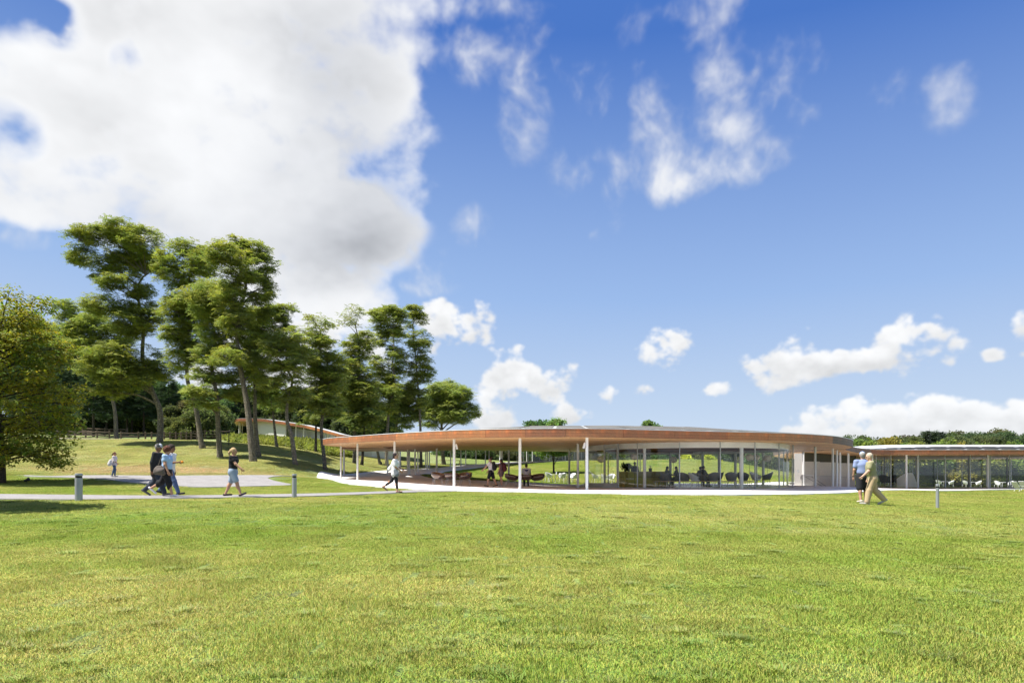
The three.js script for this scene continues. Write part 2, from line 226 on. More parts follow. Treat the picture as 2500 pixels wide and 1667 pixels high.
// grass sheet
const grassTex = texture(1024, (u, v) => {
  const a = tfbm(u, v, 6, 6, 3), b = tnoise(u * 150, v * 150, 150, 40), c = tnoise(u * 300, v * 300, 300, 41), dry = clamp(tfbm(u, v, 10, 5, 77) * 1.6 + 0.1, 0, 1);
  const k = 0.82 + a * 0.2 + b * 0.14 + c * 0.12;
  return [lerp(0.95, 1.06, dry) * k, k, lerp(0.92, 1.08, dry) * k];
}, 3.7, true);
const grassBump = texture(1024, (u, v) => grey(0.5 + 0.35 * tnoise(u * 260, v * 260, 260, 9) + 0.25 * tnoise(u * 120, v * 120, 120, 10) + 0.2 * tfbm(u, v, 24, 3, 12)), 3.7);
const lawnTone = (x, z) => {      // stretches of dry, lush and pale turf
  const d = -z;
  let dry = 0.5 + 1.2 * fbm2(x * 0.11, z * 0.11, 4, 1) + 0.8 * fbm2(x * 0.5, z * 0.75, 4, 2);
  const worn = Math.exp(-(((x + 27 + (d - 52) * 0.35) / 9) ** 2) - ((d - 53) / 4) ** 2) * (0.8 + fbm2(x * 0.5, z * 0.5, 3, 4));
  const slope = sstep(46, 60, d) * sstep(-7, -13, x); dry += slope * 0.3;
  dry = clamp(dry, 0, 1);
  const c = [lerp(0.135, 0.232, dry), lerp(0.205, 0.252, dry), lerp(0.030, 0.070, dry)];
  const pale = slope * clamp(0.40 + 0.7 * fbm2(x * 0.12, z * 0.3, 4, 7), 0, 0.75); c[0] = lerp(c[0], 0.30, pale); c[1] = lerp(c[1], 0.315, pale); c[2] = lerp(c[2], 0.145, pale);
  const w = clamp(worn * 1.2, 0, 0.85); return [lerp(c[0], 0.33, w), lerp(c[1], 0.275, w), lerp(c[2], 0.15, w)];
};
{
  const axis = (core0, core1, step, far0, far1) => { const a = []; for (let v = core0; v <= core1 + 1e-6; v += step) a.push(v); let s = step; let v = core1; while (v < far1) { s *= 1.22; v += s; a.push(v); } s = step; v = core0; while (v > far0) { s *= 1.22; v -= s; a.unshift(v); } return a; };
  const xs = axis(-66, 64, 0.65, -1200, 1200), ds = axis(-2, 132, 0.65, -200, 1800);
  const pos = [], uv = [], col = [], idx = [];
  for (const d of ds) for (const x of xs) { pos.push(x, groundAt(x, -d), -d); uv.push(x, -d); const c = lawnTone(x, -d); col.push(c[0] / 0.65, c[1] / 0.65, c[2] / 0.65); }
  const n = xs.length; for (let j = 0; j < ds.length - 1; j++) for (let i = 0; i < n - 1; i++) { const a = j * n + i; idx.push(a, a + 1, a + n + 1, a, a + n + 1, a + n); }
  const g = geoFrom(pos, idx, uv, null, col);
  const m = new THREE.MeshStandardMaterial({ map: grassTex, bumpMap: grassBump, bumpScale: 0.05, vertexColors: true, roughness: 0.95 });
  tag(top('lawn_ground', g, m), 'broad green lawn that rises to a dry grassy hill on the left', 'lawn', null, 'structure');
}
// concrete and asphalt
const concreteTex = texture(512, (u, v) => { const k = 0.93 + 0.06 * tfbm(u, v, 5, 5, 21) + 0.035 * tnoise(u * 256, v * 256, 256, 22); return [k, k * 0.995, k * 0.985]; }, 4, true);
const gravelTex = texture(512, (u, v) => { const k = 0.82 + 0.10 * tnoise(u * 200, v * 200, 200, 31) + 0.08 * tnoise(u * 90, v * 90, 90, 32) + 0.1 * tfbm(u, v, 4, 4, 33); return [k, k * 0.985, k * 0.97]; }, 2.5, true);
const M = {};
M.paving = new THREE.MeshStandardMaterial({ color: lin(0.84, 0.84, 0.84), map: concreteTex, roughness: 0.75 });
M.gravel = new THREE.MeshStandardMaterial({ color: lin(0.40, 0.392, 0.388), map: gravelTex, roughness: 0.9 });
M.dirt = new THREE.MeshStandardMaterial({ color: lin(0.42, 0.39, 0.33), map: gravelTex, roughness: 0.95 });
top('platform', pave(polys.platform, 0.05, 0.2), M.paving, 'white concrete paving that winds under the long copper coloured roof', 'paving', null, 'structure');
top('path', pave(polys.path, 0.03, 0.12), M.gravel, 'pale grey path crossing the lawn to the white paving', 'path', null, 'structure');
top('plaza', pave(polys.plaza, 0.034, 0.12), M.gravel, 'wide grey gravel court at the foot of the hill', 'path', null, 'structure');
top('hill_path', pave(polys.hill, 0.03, 0.1), M.dirt, 'narrow worn track on the hillside below the dark fence', 'path', null, 'structure');

// blades of grass: a few patches of turf, set down many times
function bladePatch(seed, n, size, hgt, wide = 1) {
  const r = rng(seed), pos = [], nrm = [], col = [], idx = [];
  for (let i = 0; i < n; i++) {
    const x = (r() - 0.5) * size, z = (r() - 0.5) * size, a = r() * 6.283, h = hgt * (0.45 + 0.9 * r() * r() + 0.25 * r()), w = (0.0016 + 0.0018 * r()) * wide, b = r() * 6.283, lean = h * (0.25 + 0.95 * r());
    const cx = Math.cos(a) * w, cz = Math.sin(a) * w, lx = Math.cos(b) * lean, lz = Math.sin(b) * lean, k = pos.length / 3;
    pos.push(x - cx, -0.004, z - cz, x + cx, -0.004, z + cz, x + lx * 0.35 - cx * 0.8, h * 0.62, z + lz * 0.35 - cz * 0.8, x + lx * 0.35 + cx * 0.8, h * 0.62, z + lz * 0.35 + cz * 0.8, x + lx, h * 0.92, z + lz);
    const dry = r(), c = dry > 0.84 ? [1.7, 1.28, 1.75] : dry > 0.7 ? [1.3, 1.12, 1.1] : [0.75 + 0.5 * r(), 0.82 + 0.4 * r(), 0.7 + 0.5 * r()];
    for (let q = 0; q < 5; q++) { const nx = -Math.sin(a) * 0.55, nz = Math.cos(a) * 0.55, l = Math.hypot(nx, 1, nz); nrm.push(nx / l, 1 / l, nz / l); col.push(...c); }
    idx.push(k, k + 1, k + 3, k, k + 3, k + 2, k + 2, k + 3, k + 4);
  }
  return geoFrom(pos, idx, null, nrm, col);
}
const bladeMat = new THREE.MeshPhysicalMaterial({ color: lin(1, 1, 1), vertexColors: true, roughness: 0.95, specularIntensity: 0.2, side: THREE.DoubleSide, transmission: 0.3, thickness: 0 });
function layTurf(name, label, seed, size, blades, hgt, d0, d1, spread, list = 5, wide = 1) {
  const r = rng(seed), spots = Array.from({ length: list }, () => []);
  for (let d = d0; d < d1; d += size * 0.93) for (let x = -(d * spread + 3); x < d * spread + 3; x += size * 0.93) {
    const px = x + (r() - 0.5) * size * 0.4, pz = -d + (r() - 0.5) * size * 0.4;
    const k = size * 0.38; if (paved(px, pz) || paved(px + k, pz) || paved(px - k, pz) || paved(px, pz + k) || paved(px, pz - k)) continue;
    spots[Math.floor(r() * list)].push([px, pz, r()]);
  }
  spots.forEach((s, v) => {
    const im = new THREE.InstancedMesh(bladePatch(seed * 31 + v, blades, size * 1.08, hgt, wide), bladeMat, s.length);
    const m = new THREE.Matrix4(), q = new THREE.Quaternion(), q2 = new THREE.Quaternion();
    s.forEach(([x, z, t], i) => {
      const h = groundAt(x, z), nx = h - groundAt(x + 0.3, z), nz = h - groundAt(x, z + 0.3);
      q.setFromUnitVectors(V(0, 1, 0), V(nx, 0.3, nz).normalize()).multiply(q2.setFromAxisAngle(V(0, 1, 0), Math.floor(t * 4) * Math.PI / 2));
      const tuft = fbm2(x * 1.1, z * 1.1, 4, 6), k = 0.8 + 0.3 * t + 1.5 * Math.max(-0.15, tuft);
      m.compose(V(x, h, z), q, V(1, clamp(k, 0.5, 1.9), 1)); im.setMatrixAt(i, m);
      const c = lawnTone(x, z), l = 1.04 + 0.12 * (t - 0.5) - 0.36 * tuft + 0.25 * fbm2(x * 2.6, z * 2.6, 2, 8); im.setColorAt(i, lin(c[0] * l * 1.71, c[1] * l * 1.64, c[2] * l * 1.6));
    });
    im.name = numbered(name); shadows(im); scene.add(im); tag(im, label, 'grass', null, 'stuff');
  });
}
layTurf('lawn_grass', 'mown green grass of the lawn in the foreground', 11, 0.5, 1900, 0.036, 3, 15, 0.78);
layTurf('lawn_grass', 'mown green grass of the lawn beside the path and paving', 12, 0.8, 1500, 0.036, 15, 37, 0.78);
layTurf('lawn_grass', 'shorter looking grass of the courtyard lawn and the lower hillside', 13, 1.6, 3400, 0.045, 37, 108, 0.78, 4, 2.6);
{ // tussocks of longer grass left by the mower
  const r = rng(17), lists = [[], [], []];
  for (let i = 0; i < 2600; i++) { const d = 3.6 + 30 * Math.pow(r(), 1.25), x = (r() * 2 - 1) * (d * 0.78 + 2), z = -d; const k = fbm2(x * 0.45, z * 0.45, 3, 14) + 0.3 * fbm2(x * 1.6, z * 1.6, 2, 15); if (r() > 0.18 + 1.1 * clamp(k, 0, 0.5) || paved(x, z) || paved(x, z - 0.3) || paved(x, z + 0.3)) continue; lists[i % 3].push([x, z, k]); }
  lists.forEach((l, v) => {
    const pos = [], nrm = [], col = [], idx = [], q = rng(600 + v);
    for (let i = 0; i < 110; i++) { const a = q() * 6.283, rr = 0.16 * q(), x = Math.cos(a) * rr, z = Math.sin(a) * rr, h = 0.03 + 0.035 * q(), b = a + (q() - 0.5) * 2.2, lean = h * (0.4 + 1.1 * q()), w = 0.0020 + 0.0022 * q(), c = Math.cos(b + 1.57) * w, e = Math.sin(b + 1.57) * w, k = pos.length / 3, lx = Math.cos(b) * lean, lz = Math.sin(b) * lean; pos.push(x - c, 0, z - e, x + c, 0, z + e, x + lx * 0.3 - c, h * 0.6, z + lz * 0.3 - e, x + lx * 0.3 + c, h * 0.6, z + lz * 0.3 + e, x + lx, h * (1 - 0.25 * q()), z + lz); const t = q() > 0.9 ? [1.4, 1.15, 1.3] : [0.85 + 0.4 * q(), 0.85 + 0.35 * q(), 0.7 + 0.5 * q()]; for (let j = 0; j < 5; j++) { const nx = Math.cos(b) * 0.4, nz = Math.sin(b) * 0.4; nrm.push(nx * 0.5, 0.97, nz * 0.5); col.push(...t); } idx.push(k, k + 1, k + 3, k, k + 3, k + 2, k + 2, k + 3, k + 4); }
    const im = new THREE.InstancedMesh(geoFrom(pos, idx, null, nrm, col), bladeMat, l.length), m = new THREE.Matrix4(), qq = new THREE.Quaternion();
    l.forEach(([x, z, k], i) => { const s = 0.55 + 0.55 * q(); m.compose(onGround(x, z), qq.setFromAxisAngle(V(0, 1, 0), q() * 6.28), V(s * 1.2, s, s * 1.2)); im.setMatrixAt(i, m); const c = lawnTone(x, z), g = 0.95 + 0.45 * q(), y = 0.85 + 0.2 * q(); im.setColorAt(i, lin(c[0] * g * y, c[1] * g, c[2] * g * 0.85)); });
    im.name = numbered('lawn_tussocks'); shadows(im); scene.add(im); tag(im, 'small tussocks of longer grass scattered over the near lawn', 'grass', null, 'stuff');
  });
}
// ---------------------------------------------------------------- buildings: long low roofs of copper coloured wood
function planks(seed, tone, across) {      // boards with grain; u runs along the boards
  return texture(512, (u, v) => {
    const b = Math.floor(v * across), r = hash3(b, seed, 3), f = (v * across) % 1;
    const g = tnoise(u * 24 + r * 20, v * across * 9, 4096, seed) * 0.5 + tnoise(u * 90, v * across * 22, 4096, seed + 1) * 0.3 + tfbm(u, v, 6, 3, seed + 2) * 0.6;
    const k = (0.86 + 0.16 * (r - 0.5) + 0.13 * g) * (f < 0.05 ? 0.62 : 1);
    return [k, k * (0.985 - 0.03 * g), k * (0.96 - 0.05 * g)];
  }, tone, true);
}
const soffitTex = planks(5, 2.4, 12), fasciaTex = planks(8, 1.6, 5);
const weatherTex = texture(512, (u, v) => { const a = tfbm(u, v, 4, 6, 55), b = tfbm(u, v, 24, 3, 57); const k = 0.93 + 0.22 * a + 0.12 * b; return [k, k * (0.96 - 0.16 * a), k * (0.93 - 0.26 * a)]; }, 2.6, true);
const boardTex = texture(512, (u, v) => { const a = tfbm(u, v, 4, 6, 55), b = tfbm(u, v, 24, 3, 57), n = 6, r = hash3(Math.floor(v * n), Math.floor(u * 2 + hash3(Math.floor(v * n), 9, 9) * 2) % 2, 4), f = (v * n) % 1, g = tnoise(u * 30, v * 90, 4096, 58) * 0.5 + tnoise(u * 90, v * 200, 4096, 59) * 0.4; const k = (0.90 + 0.17 * a + 0.07 * b + 0.16 * (r - 0.5) + 0.09 * g) * (f < 0.07 ? 0.6 : 1); return [k, k * (0.96 - 0.14 * a), k * (0.93 - 0.24 * a)]; }, 1.3, true);
const fasciaMats = [[0.50, 0.215, 0.088], [0.44, 0.18, 0.078], [0.40, 0.165, 0.074], [0.54, 0.24, 0.098], [0.36, 0.152, 0.076], [0.46, 0.195, 0.086]].map((c, i) => new THREE.MeshPhysicalMaterial({ color: lin(...c), map: boardTex, bumpMap: fasciaTex, bumpScale: 0.004, roughness: 0.48 + 0.05 * (i % 3), specularIntensity: 0.7, clearcoat: 0.12, clearcoatRoughness: 0.3 }));
M.fasciaGrey = new THREE.MeshPhysicalMaterial({ color: lin(0.22, 0.155, 0.125), map: boardTex, bumpMap: fasciaTex, bumpScale: 0.004, roughness: 0.6 });
M.soffit = new THREE.MeshStandardMaterial({ color: lin(0.88, 0.52, 0.25), map: soffitTex, bumpMap: soffitTex, bumpScale: 0.004, roughness: 0.5 });
M.trim = mat(0.72, 0.72, 0.72, 0.4);
const roofTex = texture(512, (u, v) => { const k = 0.9 + 0.08 * tfbm(u, v, 6, 5, 61) + 0.05 * tnoise(u * 120, v * 120, 120, 62); return [k, k, k * 0.98]; }, 3, true);
M.roofPanel = new THREE.MeshPhysicalMaterial({ color: lin(0.185, 0.178, 0.165), map: roofTex, roughness: 0.9, specularIntensity: 0.4 });
M.roofDark = new THREE.MeshPhysicalMaterial({ color: lin(0.055, 0.055, 0.058), map: roofTex, roughness: 1, specularIntensity: 0.15 });
M.roofSheet = new THREE.MeshStandardMaterial({ color: lin(0.62, 0.62, 0.62), map: roofTex, roughness: 0.5 });
M.column = mat(0.74, 0.74, 0.73, 0.4);
M.steel = mat(0.42, 0.43, 0.45, 0.38, { metalness: 0.5 });
M.wallWhite = new THREE.MeshStandardMaterial({ color: lin(0.84, 0.83, 0.81), map: concreteTex, roughness: 0.85 });
M.glass = new THREE.MeshPhysicalMaterial({ color: lin(0.985, 0.995, 0.985), transmission: 1, thickness: 0, roughness: 0.01, ior: 1.52 });
M.glassFar = M.glass;
function walk(loop, step) {      // evenly spaced points along a closed outline, with the arc length of each
  const out = []; let acc = 0;
  for (let i = 0; i < loop.length; i++) { const a = loop[i], b = loop[(i + 1) % loop.length], l = Math.hypot(b[0] - a[0], b[1] - a[1]), n = Math.max(1, Math.round(l / step)); for (let k = 0; k < n; k++) out.push([lerp(a[0], b[0], k / n), lerp(a[1], b[1], k / n), acc + l * k / n]); acc += l; }
  out.total = acc; return out;
}
// a closed strip from the outline to a spine: roof skin or soffit
function roofSkin(loop, spine, t0, t1, height, down, i0 = 0, i1 = null, rows = 6) {
  const near = (p) => { let best = null, bd = 1e9; for (let i = 0; i < spine.length - 1; i++) { const [ax, az] = spine[i], [bx, bz] = spine[i + 1]; const dx = bx - ax, dz = bz - az, t = clamp(((p[0] - ax) * dx + (p[1] - az) * dz) / (dx * dx + dz * dz), 0, 1), q = [ax + dx * t, az + dz * t], d = Math.hypot(p[0] - q[0], p[1] - q[1]); if (d < bd) { bd = d; best = q; } } return best; };
  const pos = [], uv = [], idx = [], closed = i1 === null, n = closed ? loop.length : i1 - i0;
  for (let k = 0; k <= n; k++) { const p = loop[(i0 + k) % loop.length], q = near(p), len = Math.hypot(p[0] - q[0], p[1] - q[1]); for (let j = 0; j <= rows; j++) { const t = lerp(t0, t1, j / rows), x = lerp(p[0], q[0], t), z = lerp(p[1], q[1], t); pos.push(x, height(x, z, len * t, t, q), z); uv.push(x, z); } }
  const m = rows + 1; for (let k = 0; k < n; k++) for (let j = 0; j < rows; j++) { const a = k * m + j, b = a + m; down ? idx.push(a, a + 1, b, b, a + 1, b + 1) : idx.push(a, b, a + 1, b, b + 1, a + 1); }
  return geoFrom(pos, idx, uv);
}
function ribbon(pts, out, lo, hi, thick) {      // a board that follows the outline: outer face, inner face, top, bottom and ends
  const pos = [], uv = [], idx = [];
  pts.forEach(([x, z, s], i) => { const [nx, nz] = out[i], l = lo(x, z), h = hi(x, z); pos.push(x, l, z, x, h, z, x - nx * thick, h, z - nz * thick, x - nx * thick, l, z - nz * thick); uv.push(s, 0, s, h - l, s, h - l + thick, s, -thick); });
  for (let i = 0; i < pts.length - 1; i++) { const a = i * 4, b = a + 4; for (let j = 0; j < 4; j++) { const k = (j + 1) % 4; idx.push(a + j, b + j, a + k, b + j, b + k, a + k); } }
  const e = (pts.length - 1) * 4; idx.push(0, 1, 2, 0, 2, 3, e, e + 2, e + 1, e, e + 3, e + 2);
  return flatNormals(geoFrom(pos, idx, uv));
}
function makeRoof(building, loopRaw, spine, soffit, o) {
  const FH = o.fascia ?? 0.43, pitch = o.pitch ?? 0.105;
  let area = 0; loopRaw.forEach(([x, z], i) => { const [a, b] = loopRaw[(i + 1) % loopRaw.length]; area += x * b - a * z; });
  const loop = walk(smoothPoly(area > 0 ? loopRaw : loopRaw.slice().reverse(), 6), 0.35), n = loop.length;
  const outward = loop.map((p, i) => { const a = loop[(i + n - 1) % n], b = loop[(i + 1) % n], l = Math.hypot(b[0] - a[0], b[1] - a[1]); return [(b[1] - a[1]) / l, -(b[0] - a[0]) / l]; });
  const riseMemo = new Map(), rise = (q) => { const key = q[0].toFixed(2) + q[1].toFixed(2); let v = riseMemo.get(key); if (v === undefined) { let d = 1e9; for (const p of loop) d = Math.min(d, Math.hypot(p[0] - q[0], p[1] - q[1])); d = Math.min(d, 9); v = pitch * d; riseMemo.set(key, v); } return v; };
  const topAt = (x, z, len, t, q) => soffit(x, z) + FH + 0.03 + rise(q) * (o.round ? Math.sin(t * 1.5708) : t);
  const roof = part('roof', roofSkin(loop, spine, 0.012, 1, (x, z, l, t, q) => topAt(x, z, l, t, q) - 0.02, false, 0, null, 8), o.skin ?? M.roofSheet, building);
  const sof = roofSkin(loop, spine, 0.004, 1, (x, z) => soffit(x, z), true, 0, null, 8);
  part('soffit', sof, M.soffit, roof);
  // fascia boards, one by one
  const r = rng(o.seed ?? 3); let i = 0;
  while (i < n) {
    const m = Math.min(n - i, Math.round(((o.board ?? 2.6) * (0.85 + 0.4 * r())) / 0.35)); const ids = Array.from({ length: m + 1 }, (_, k) => (i + k) % n), pts = ids.map((q, k) => [loop[q][0], loop[q][1], loop[q][2]]);
    if (i + m >= n) pts[m][2] = loop.total;
    const last = m, gap = 0.014; { const a = pts[last - 1], b = pts[last], l = Math.hypot(b[0] - a[0], b[1] - a[1]); pts[last] = [b[0] - (b[0] - a[0]) / l * gap, b[1] - (b[1] - a[1]) / l * gap, b[2] - gap]; }
    const cx = pts[m >> 1]; const grey_ = o.greyFrom && cx[0] > o.greyFrom && cx[0] < (o.greyTo ?? 1e9);
    part('fascia_board', ribbon(pts, ids.map((q) => outward[q]), (x, z) => soffit(x, z) - 0.015, (x, z) => soffit(x, z) + FH, 0.05), grey_ ? M.fasciaGrey : fasciaMats[Math.floor(r() * fasciaMats.length)], roof);
    i += m;
  }
  // white flashing on top of the boards
  const all = Array.from({ length: n + 1 }, (_, k) => k % n);
  part('flashing', ribbon(all.map((q, k) => [loop[q][0] + outward[q][0] * 0.02, loop[q][1] + outward[q][1] * 0.02, loop[q][2]]), all.map((q) => outward[q]), (x, z) => soffit(x, z) + FH + 0.003, (x, z) => soffit(x, z) + FH + 0.035, 0.10), M.trim, roof);
  // roof panels by the eaves
  if (o.panels) {
    let i0 = 0;
    while (i0 < n) {
      const p = loop[i0], want = o.panels(p[0], p[1]); if (!want) { i0++; continue; }
      const m = Math.min(n - i0, Math.max(2, Math.round(want / 0.35)));
      const sub = loop.slice(i0, i0 + m + 1).map((q) => q.slice()); if (i0 + m >= n) sub.push(loop[0].slice());
      const e = sub.length - 1, g = 0.10; for (const [a, b] of [[0, 1], [e, e - 1]]) { const l = Math.hypot(sub[b][0] - sub[a][0], sub[b][1] - sub[a][1]); sub[a] = [lerp(sub[a][0], sub[b][0], g / l), lerp(sub[a][1], sub[b][1], g / l), sub[a][2]]; }
      const geo = roofSkin(sub, spine, o.band?.[0] ?? 0.03, o.band?.[1] ?? 0.55, (x, z, l, t, q) => topAt(x, z, l, t, q) + 0.012, false, 0, e, 3);
      part('roof_panel', geo, o.panel ?? M.roofPanel, roof);
      i0 += m;
    }
  }
  return { loop, outward, topAt, roof };
}
function column(b, x, z, soffit, radius = 0.078, m = M.column) { const y = groundAt(x, z), h = soffit(x, z) - y + 0.01; const g = cyl(radius, radius, h, x, y, z, 16); return part('column', merge([g, cyl(radius * 1.6, radius * 1.6, 0.012, x, y + 0.05, z, 16)]), m, b); }

// the front hall: roof height follows the fall of the ground from left to right
const softplus = (x) => Math.log(1 + Math.exp(clamp(x, -40, 40)));
const frontSoffit = (x) => 3.61 + 0.032 * softplus(-(x - 0.5)) - 0.34 * sstep(19, 33, x);
const hall = thing('long_pavilion', 'long low pavilion with curving copper coloured roof, thin white columns and round glass room', 'pavilion', V(0, 0, 0));
{
  const ROOF = [[-15.9, 57.6], [-14.2, 53.6], [-11.4, 49.6], [-7.8, 44.6], [-3.3, 39.2], [0.4, 36.4], [4, 35.9], [6.85, 36.7], [9.35, 37.6], [11.8, 38.4], [14.1, 39.1], [16.2, 40.0], [18.3, 41.3], [20.4, 43.0], [22.2, 45.0], [23.6, 47.2], [24.3, 49.8], [23.4, 53], [20, 57], [14, 59.5], [7, 58.8], [1, 57.4], [-4, 58.5], [-7.4, 64], [-8.8, 67.5], [-10.8, 68.5], [-12.9, 65.5], [-15, 61]].map(([x, d]) => [x, -d]);
  const SPINE = [[-10.6, 64], [-11, 58], [-6, 52.5], [0, 47.5], [7, 47], [14, 48.5], [19.5, 49.5]].map(([x, d]) => [x, -d]);
  makeRoof(hall, ROOF, SPINE, frontSoffit, { seed: 12, greyFrom: 19.4, band: [0.03, 0.98], panels: (x, z) => (-z < 80 ? lerp(2.6, 1.15, sstep(-8, 18, x)) : 0) });
  for (const [sx, d] of [[832, 58.5], [839.5, 64], [872.5, 52], [963, 46.5], [1108.5, 40.7], [1269.5, 37.7], [1433, 36.5], [1991, 47.8], [2034, 49.3], [2044, 51.6], [1242, 55.5], [1390, 54.6], [1411, 43.9], [1066, 56.6], [1013, 60.5], [995, 62], [999, 64.5], [1923, 55], [1963, 56], [2052, 54.6]]) column(hall, X(sx, d), -d, frontSoffit);
  for (const [sx, d, s] of [[1108.5, 40.7, 1], [1433, 36.5, -1]]) {      // small white floodlights on two columns
    const x = X(sx, d), y = frontSoffit(x) - 0.42; const l = part('floodlight', merge([rod(V(x + s * 0.07, y, -d), V(x + s * 0.15, y, -d), 0.02), rod(V(x + s * 0.12, y + 0.14, -d + 0.02), V(x + s * 0.19, y - 0.16, -d + 0.04), 0.05, 0.06, 10)]), M.trim, hall); l.userData.kind = undefined; delete l.userData.kind;
  }
}
// round glass room
const ROOM = { x: 12.2, z: -48.1, r: 7.05 };
{
  const { x: cx, z: cz, r } = ROOM, P = (a, q = r) => [cx + q * Math.sin(a), cz + q * Math.cos(a)];      // a = 0 faces the lawn
  const wall = new THREE.Group(); wall.name = 'glass_wall'; hall.add(wall);
  const near = (sx) => { const k = (sx - 1250) / FOCAL; let best = 0, bd = 1e9; for (let a = -2; a < 2; a += 0.002) { const [x, z] = P(a); const visible = Math.cos(a) * (-z) - Math.sin(a) * x; if (visible < 0) continue; const e = Math.abs(x / -z - k); if (e < bd) { bd = e; best = a; } } return best; };
  const front = [1476, 1509, 1557, 1660, 1759, 1844, 1903].map(near);
  const angles = [...front]; { const a0 = front[front.length - 1], a1 = front[0] + 2 * Math.PI, n = 10; for (let k = 1; k < n; k++) angles.push(lerp(a0, a1, k / n)); }
  const floorY = (a) => { const [x, z] = P(a); return groundAt(x, z) + 0.05; };
  const yTop = (a) => frontSoffit(P(a)[0]) + 0.01;
  const strip = (a0, a1, y0, y1, q0, q1) => { const n = 10, pos = [], uv = [], idx = []; for (let i = 0; i <= n; i++) { const a = lerp(a0, a1, i / n), [x, z] = P(a, q0), [x2, z2] = P(a, q1); const lo = y0(a), hi = y1(a); pos.push(x, lo, z, x, hi, z, x2, hi, z2, x2, lo, z2); uv.push(a * r, lo, a * r, hi, a * r, hi, a * r, lo); } for (let i = 0; i < n; i++) { const p = i * 4, q = p + 4; for (let j = 0; j < 4; j++) { const k = (j + 1) % 4; idx.push(p + j, p + k, q + j, q + j, p + k, q + k); } } return flatNormals(geoFrom(pos, idx, uv)); };
  const sheet = (a0, a1, y0, y1, q) => { const n = 12, pos = [], idx = []; for (let i = 0; i <= n; i++) { const a = lerp(a0, a1, i / n), [x, z] = P(a, q); pos.push(x, y0(a), z, x, y1(a), z); } for (let i = 0; i < n; i++) { const k = i * 2; idx.push(k, k + 2, k + 1, k + 2, k + 3, k + 1); } return geoFrom(pos, idx); };
  angles.forEach((a, i) => {
    const b = i + 1 < angles.length ? angles[i + 1] : angles[0] + 2 * Math.PI, g = 0.022 / r;
    if (i === 0) {      // double door of steel and glass
      const mk = (p, q) => { const d = part('door', merge([strip(p + g, q - g, (t) => floorY(t) + 0.02, (t) => floorY(t) + 0.30, r + 0.03, r - 0.03), strip(p + g, q - g, (t) => yTop(t) - 0.34, (t) => yTop(t) - 0.26, r + 0.03, r - 0.03), strip(p + g, p + g + 0.011, (t) => floorY(t) + 0.30, (t) => yTop(t) - 0.34, r + 0.025, r - 0.025), strip(q - g - 0.011, q - g, (t) => floorY(t) + 0.30, (t) => yTop(t) - 0.34, r + 0.025, r - 0.025)]), M.steel, wall); return d; };
      const m = (a + b) / 2; mk(a, b);
      part('pane', sheet(a + g + 0.011, b - g - 0.011, (t) => floorY(t) + 0.30, (t) => yTop(t) - 0.34, r), M.glass, wall);
      part('pane', sheet(a, b, (t) => yTop(t) - 0.26, yTop, r), M.glass, wall);
    } else part('pane', sheet(a + g * 0.5, b - g * 0.5, (t) => floorY(t) + 0.03, yTop, r), M.glass, wall);
    const [mx, mz] = P(a), w = i < 2 ? 0.085 : 0.05;
    part('mullion', box(w, yTop(a) - floorY(a), 0.07, 0, 0, 0).rotateY(a).translate(mx, (yTop(a) + floorY(a)) / 2, mz), M.steel, wall);
  });
  { const a = front[0] - 0.55; const g = 0.011; const b = front[0]; part('door', merge([strip(a, b - g, (t) => floorY(t) + 0.02, (t) => floorY(t) + 0.3, r + 0.025, r - 0.025)]), M.steel, wall); }
  part('rail', merge([0, 1, 2, 3].map((k) => strip(front[1] + (k * (2 * Math.PI - (front[1] - front[0] + 0.55))) / 4, front[1] + ((k + 1) * (2 * Math.PI - (front[1] - front[0] + 0.55))) / 4, floorY, (t) => floorY(t) + 0.035, r + 0.035, r - 0.035))), M.steel, wall);
  // white band under the ceiling, just inside the glass
  part('ceiling_band', merge([0, 1, 2, 3, 4, 5].map((k) => strip(k * Math.PI / 3, (k + 1) * Math.PI / 3, (t) => yTop(t) - 0.36, (t) => yTop(t) - 0.012, r - 0.20, r - 0.26))), M.wallWhite, hall);
  // darker inner ceiling with two long beams
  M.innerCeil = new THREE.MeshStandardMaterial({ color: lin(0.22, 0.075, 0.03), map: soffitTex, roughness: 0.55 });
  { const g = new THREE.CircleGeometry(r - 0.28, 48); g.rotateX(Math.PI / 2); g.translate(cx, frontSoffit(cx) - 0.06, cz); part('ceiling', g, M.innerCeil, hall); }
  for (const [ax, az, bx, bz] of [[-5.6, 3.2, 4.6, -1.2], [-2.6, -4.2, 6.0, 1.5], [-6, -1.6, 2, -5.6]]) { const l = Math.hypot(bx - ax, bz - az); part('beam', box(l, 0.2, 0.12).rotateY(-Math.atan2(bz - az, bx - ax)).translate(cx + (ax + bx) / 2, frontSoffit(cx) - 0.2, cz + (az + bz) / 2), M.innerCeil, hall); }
  for (const [a, q, w] of [[near(1561) + 0.0, r - 0.75, 0.1], [near(1834), r - 0.9, 0.12]]) { const [x, z] = P(a, q); column(hall, x, z, (x) => frontSoffit(x) - 0.02, w); }
  M.darkCol = mat(0.22, 0.22, 0.21, 0.5);
  for (const sx of [1637, 1716, 1756, 1796, 1864]) { const d = 54.4 - Math.abs(sx - 1677) * 0.011; column(hall, X(sx, d), -d, (x) => frontSoffit(x) - 0.02, 0.1, M.steel); }
  // light floor of the room
  const fl = []; for (let k = 0; k < 48; k++) fl.push(P(k / 48 * 2 * Math.PI, r - 0.06)); M.floorIn = new THREE.MeshStandardMaterial({ color: lin(0.66, 0.64, 0.60), map: concreteTex, roughness: 0.35 });
  part('floor', pave(fl, 0.062, 0.02), M.floorIn, hall);
}

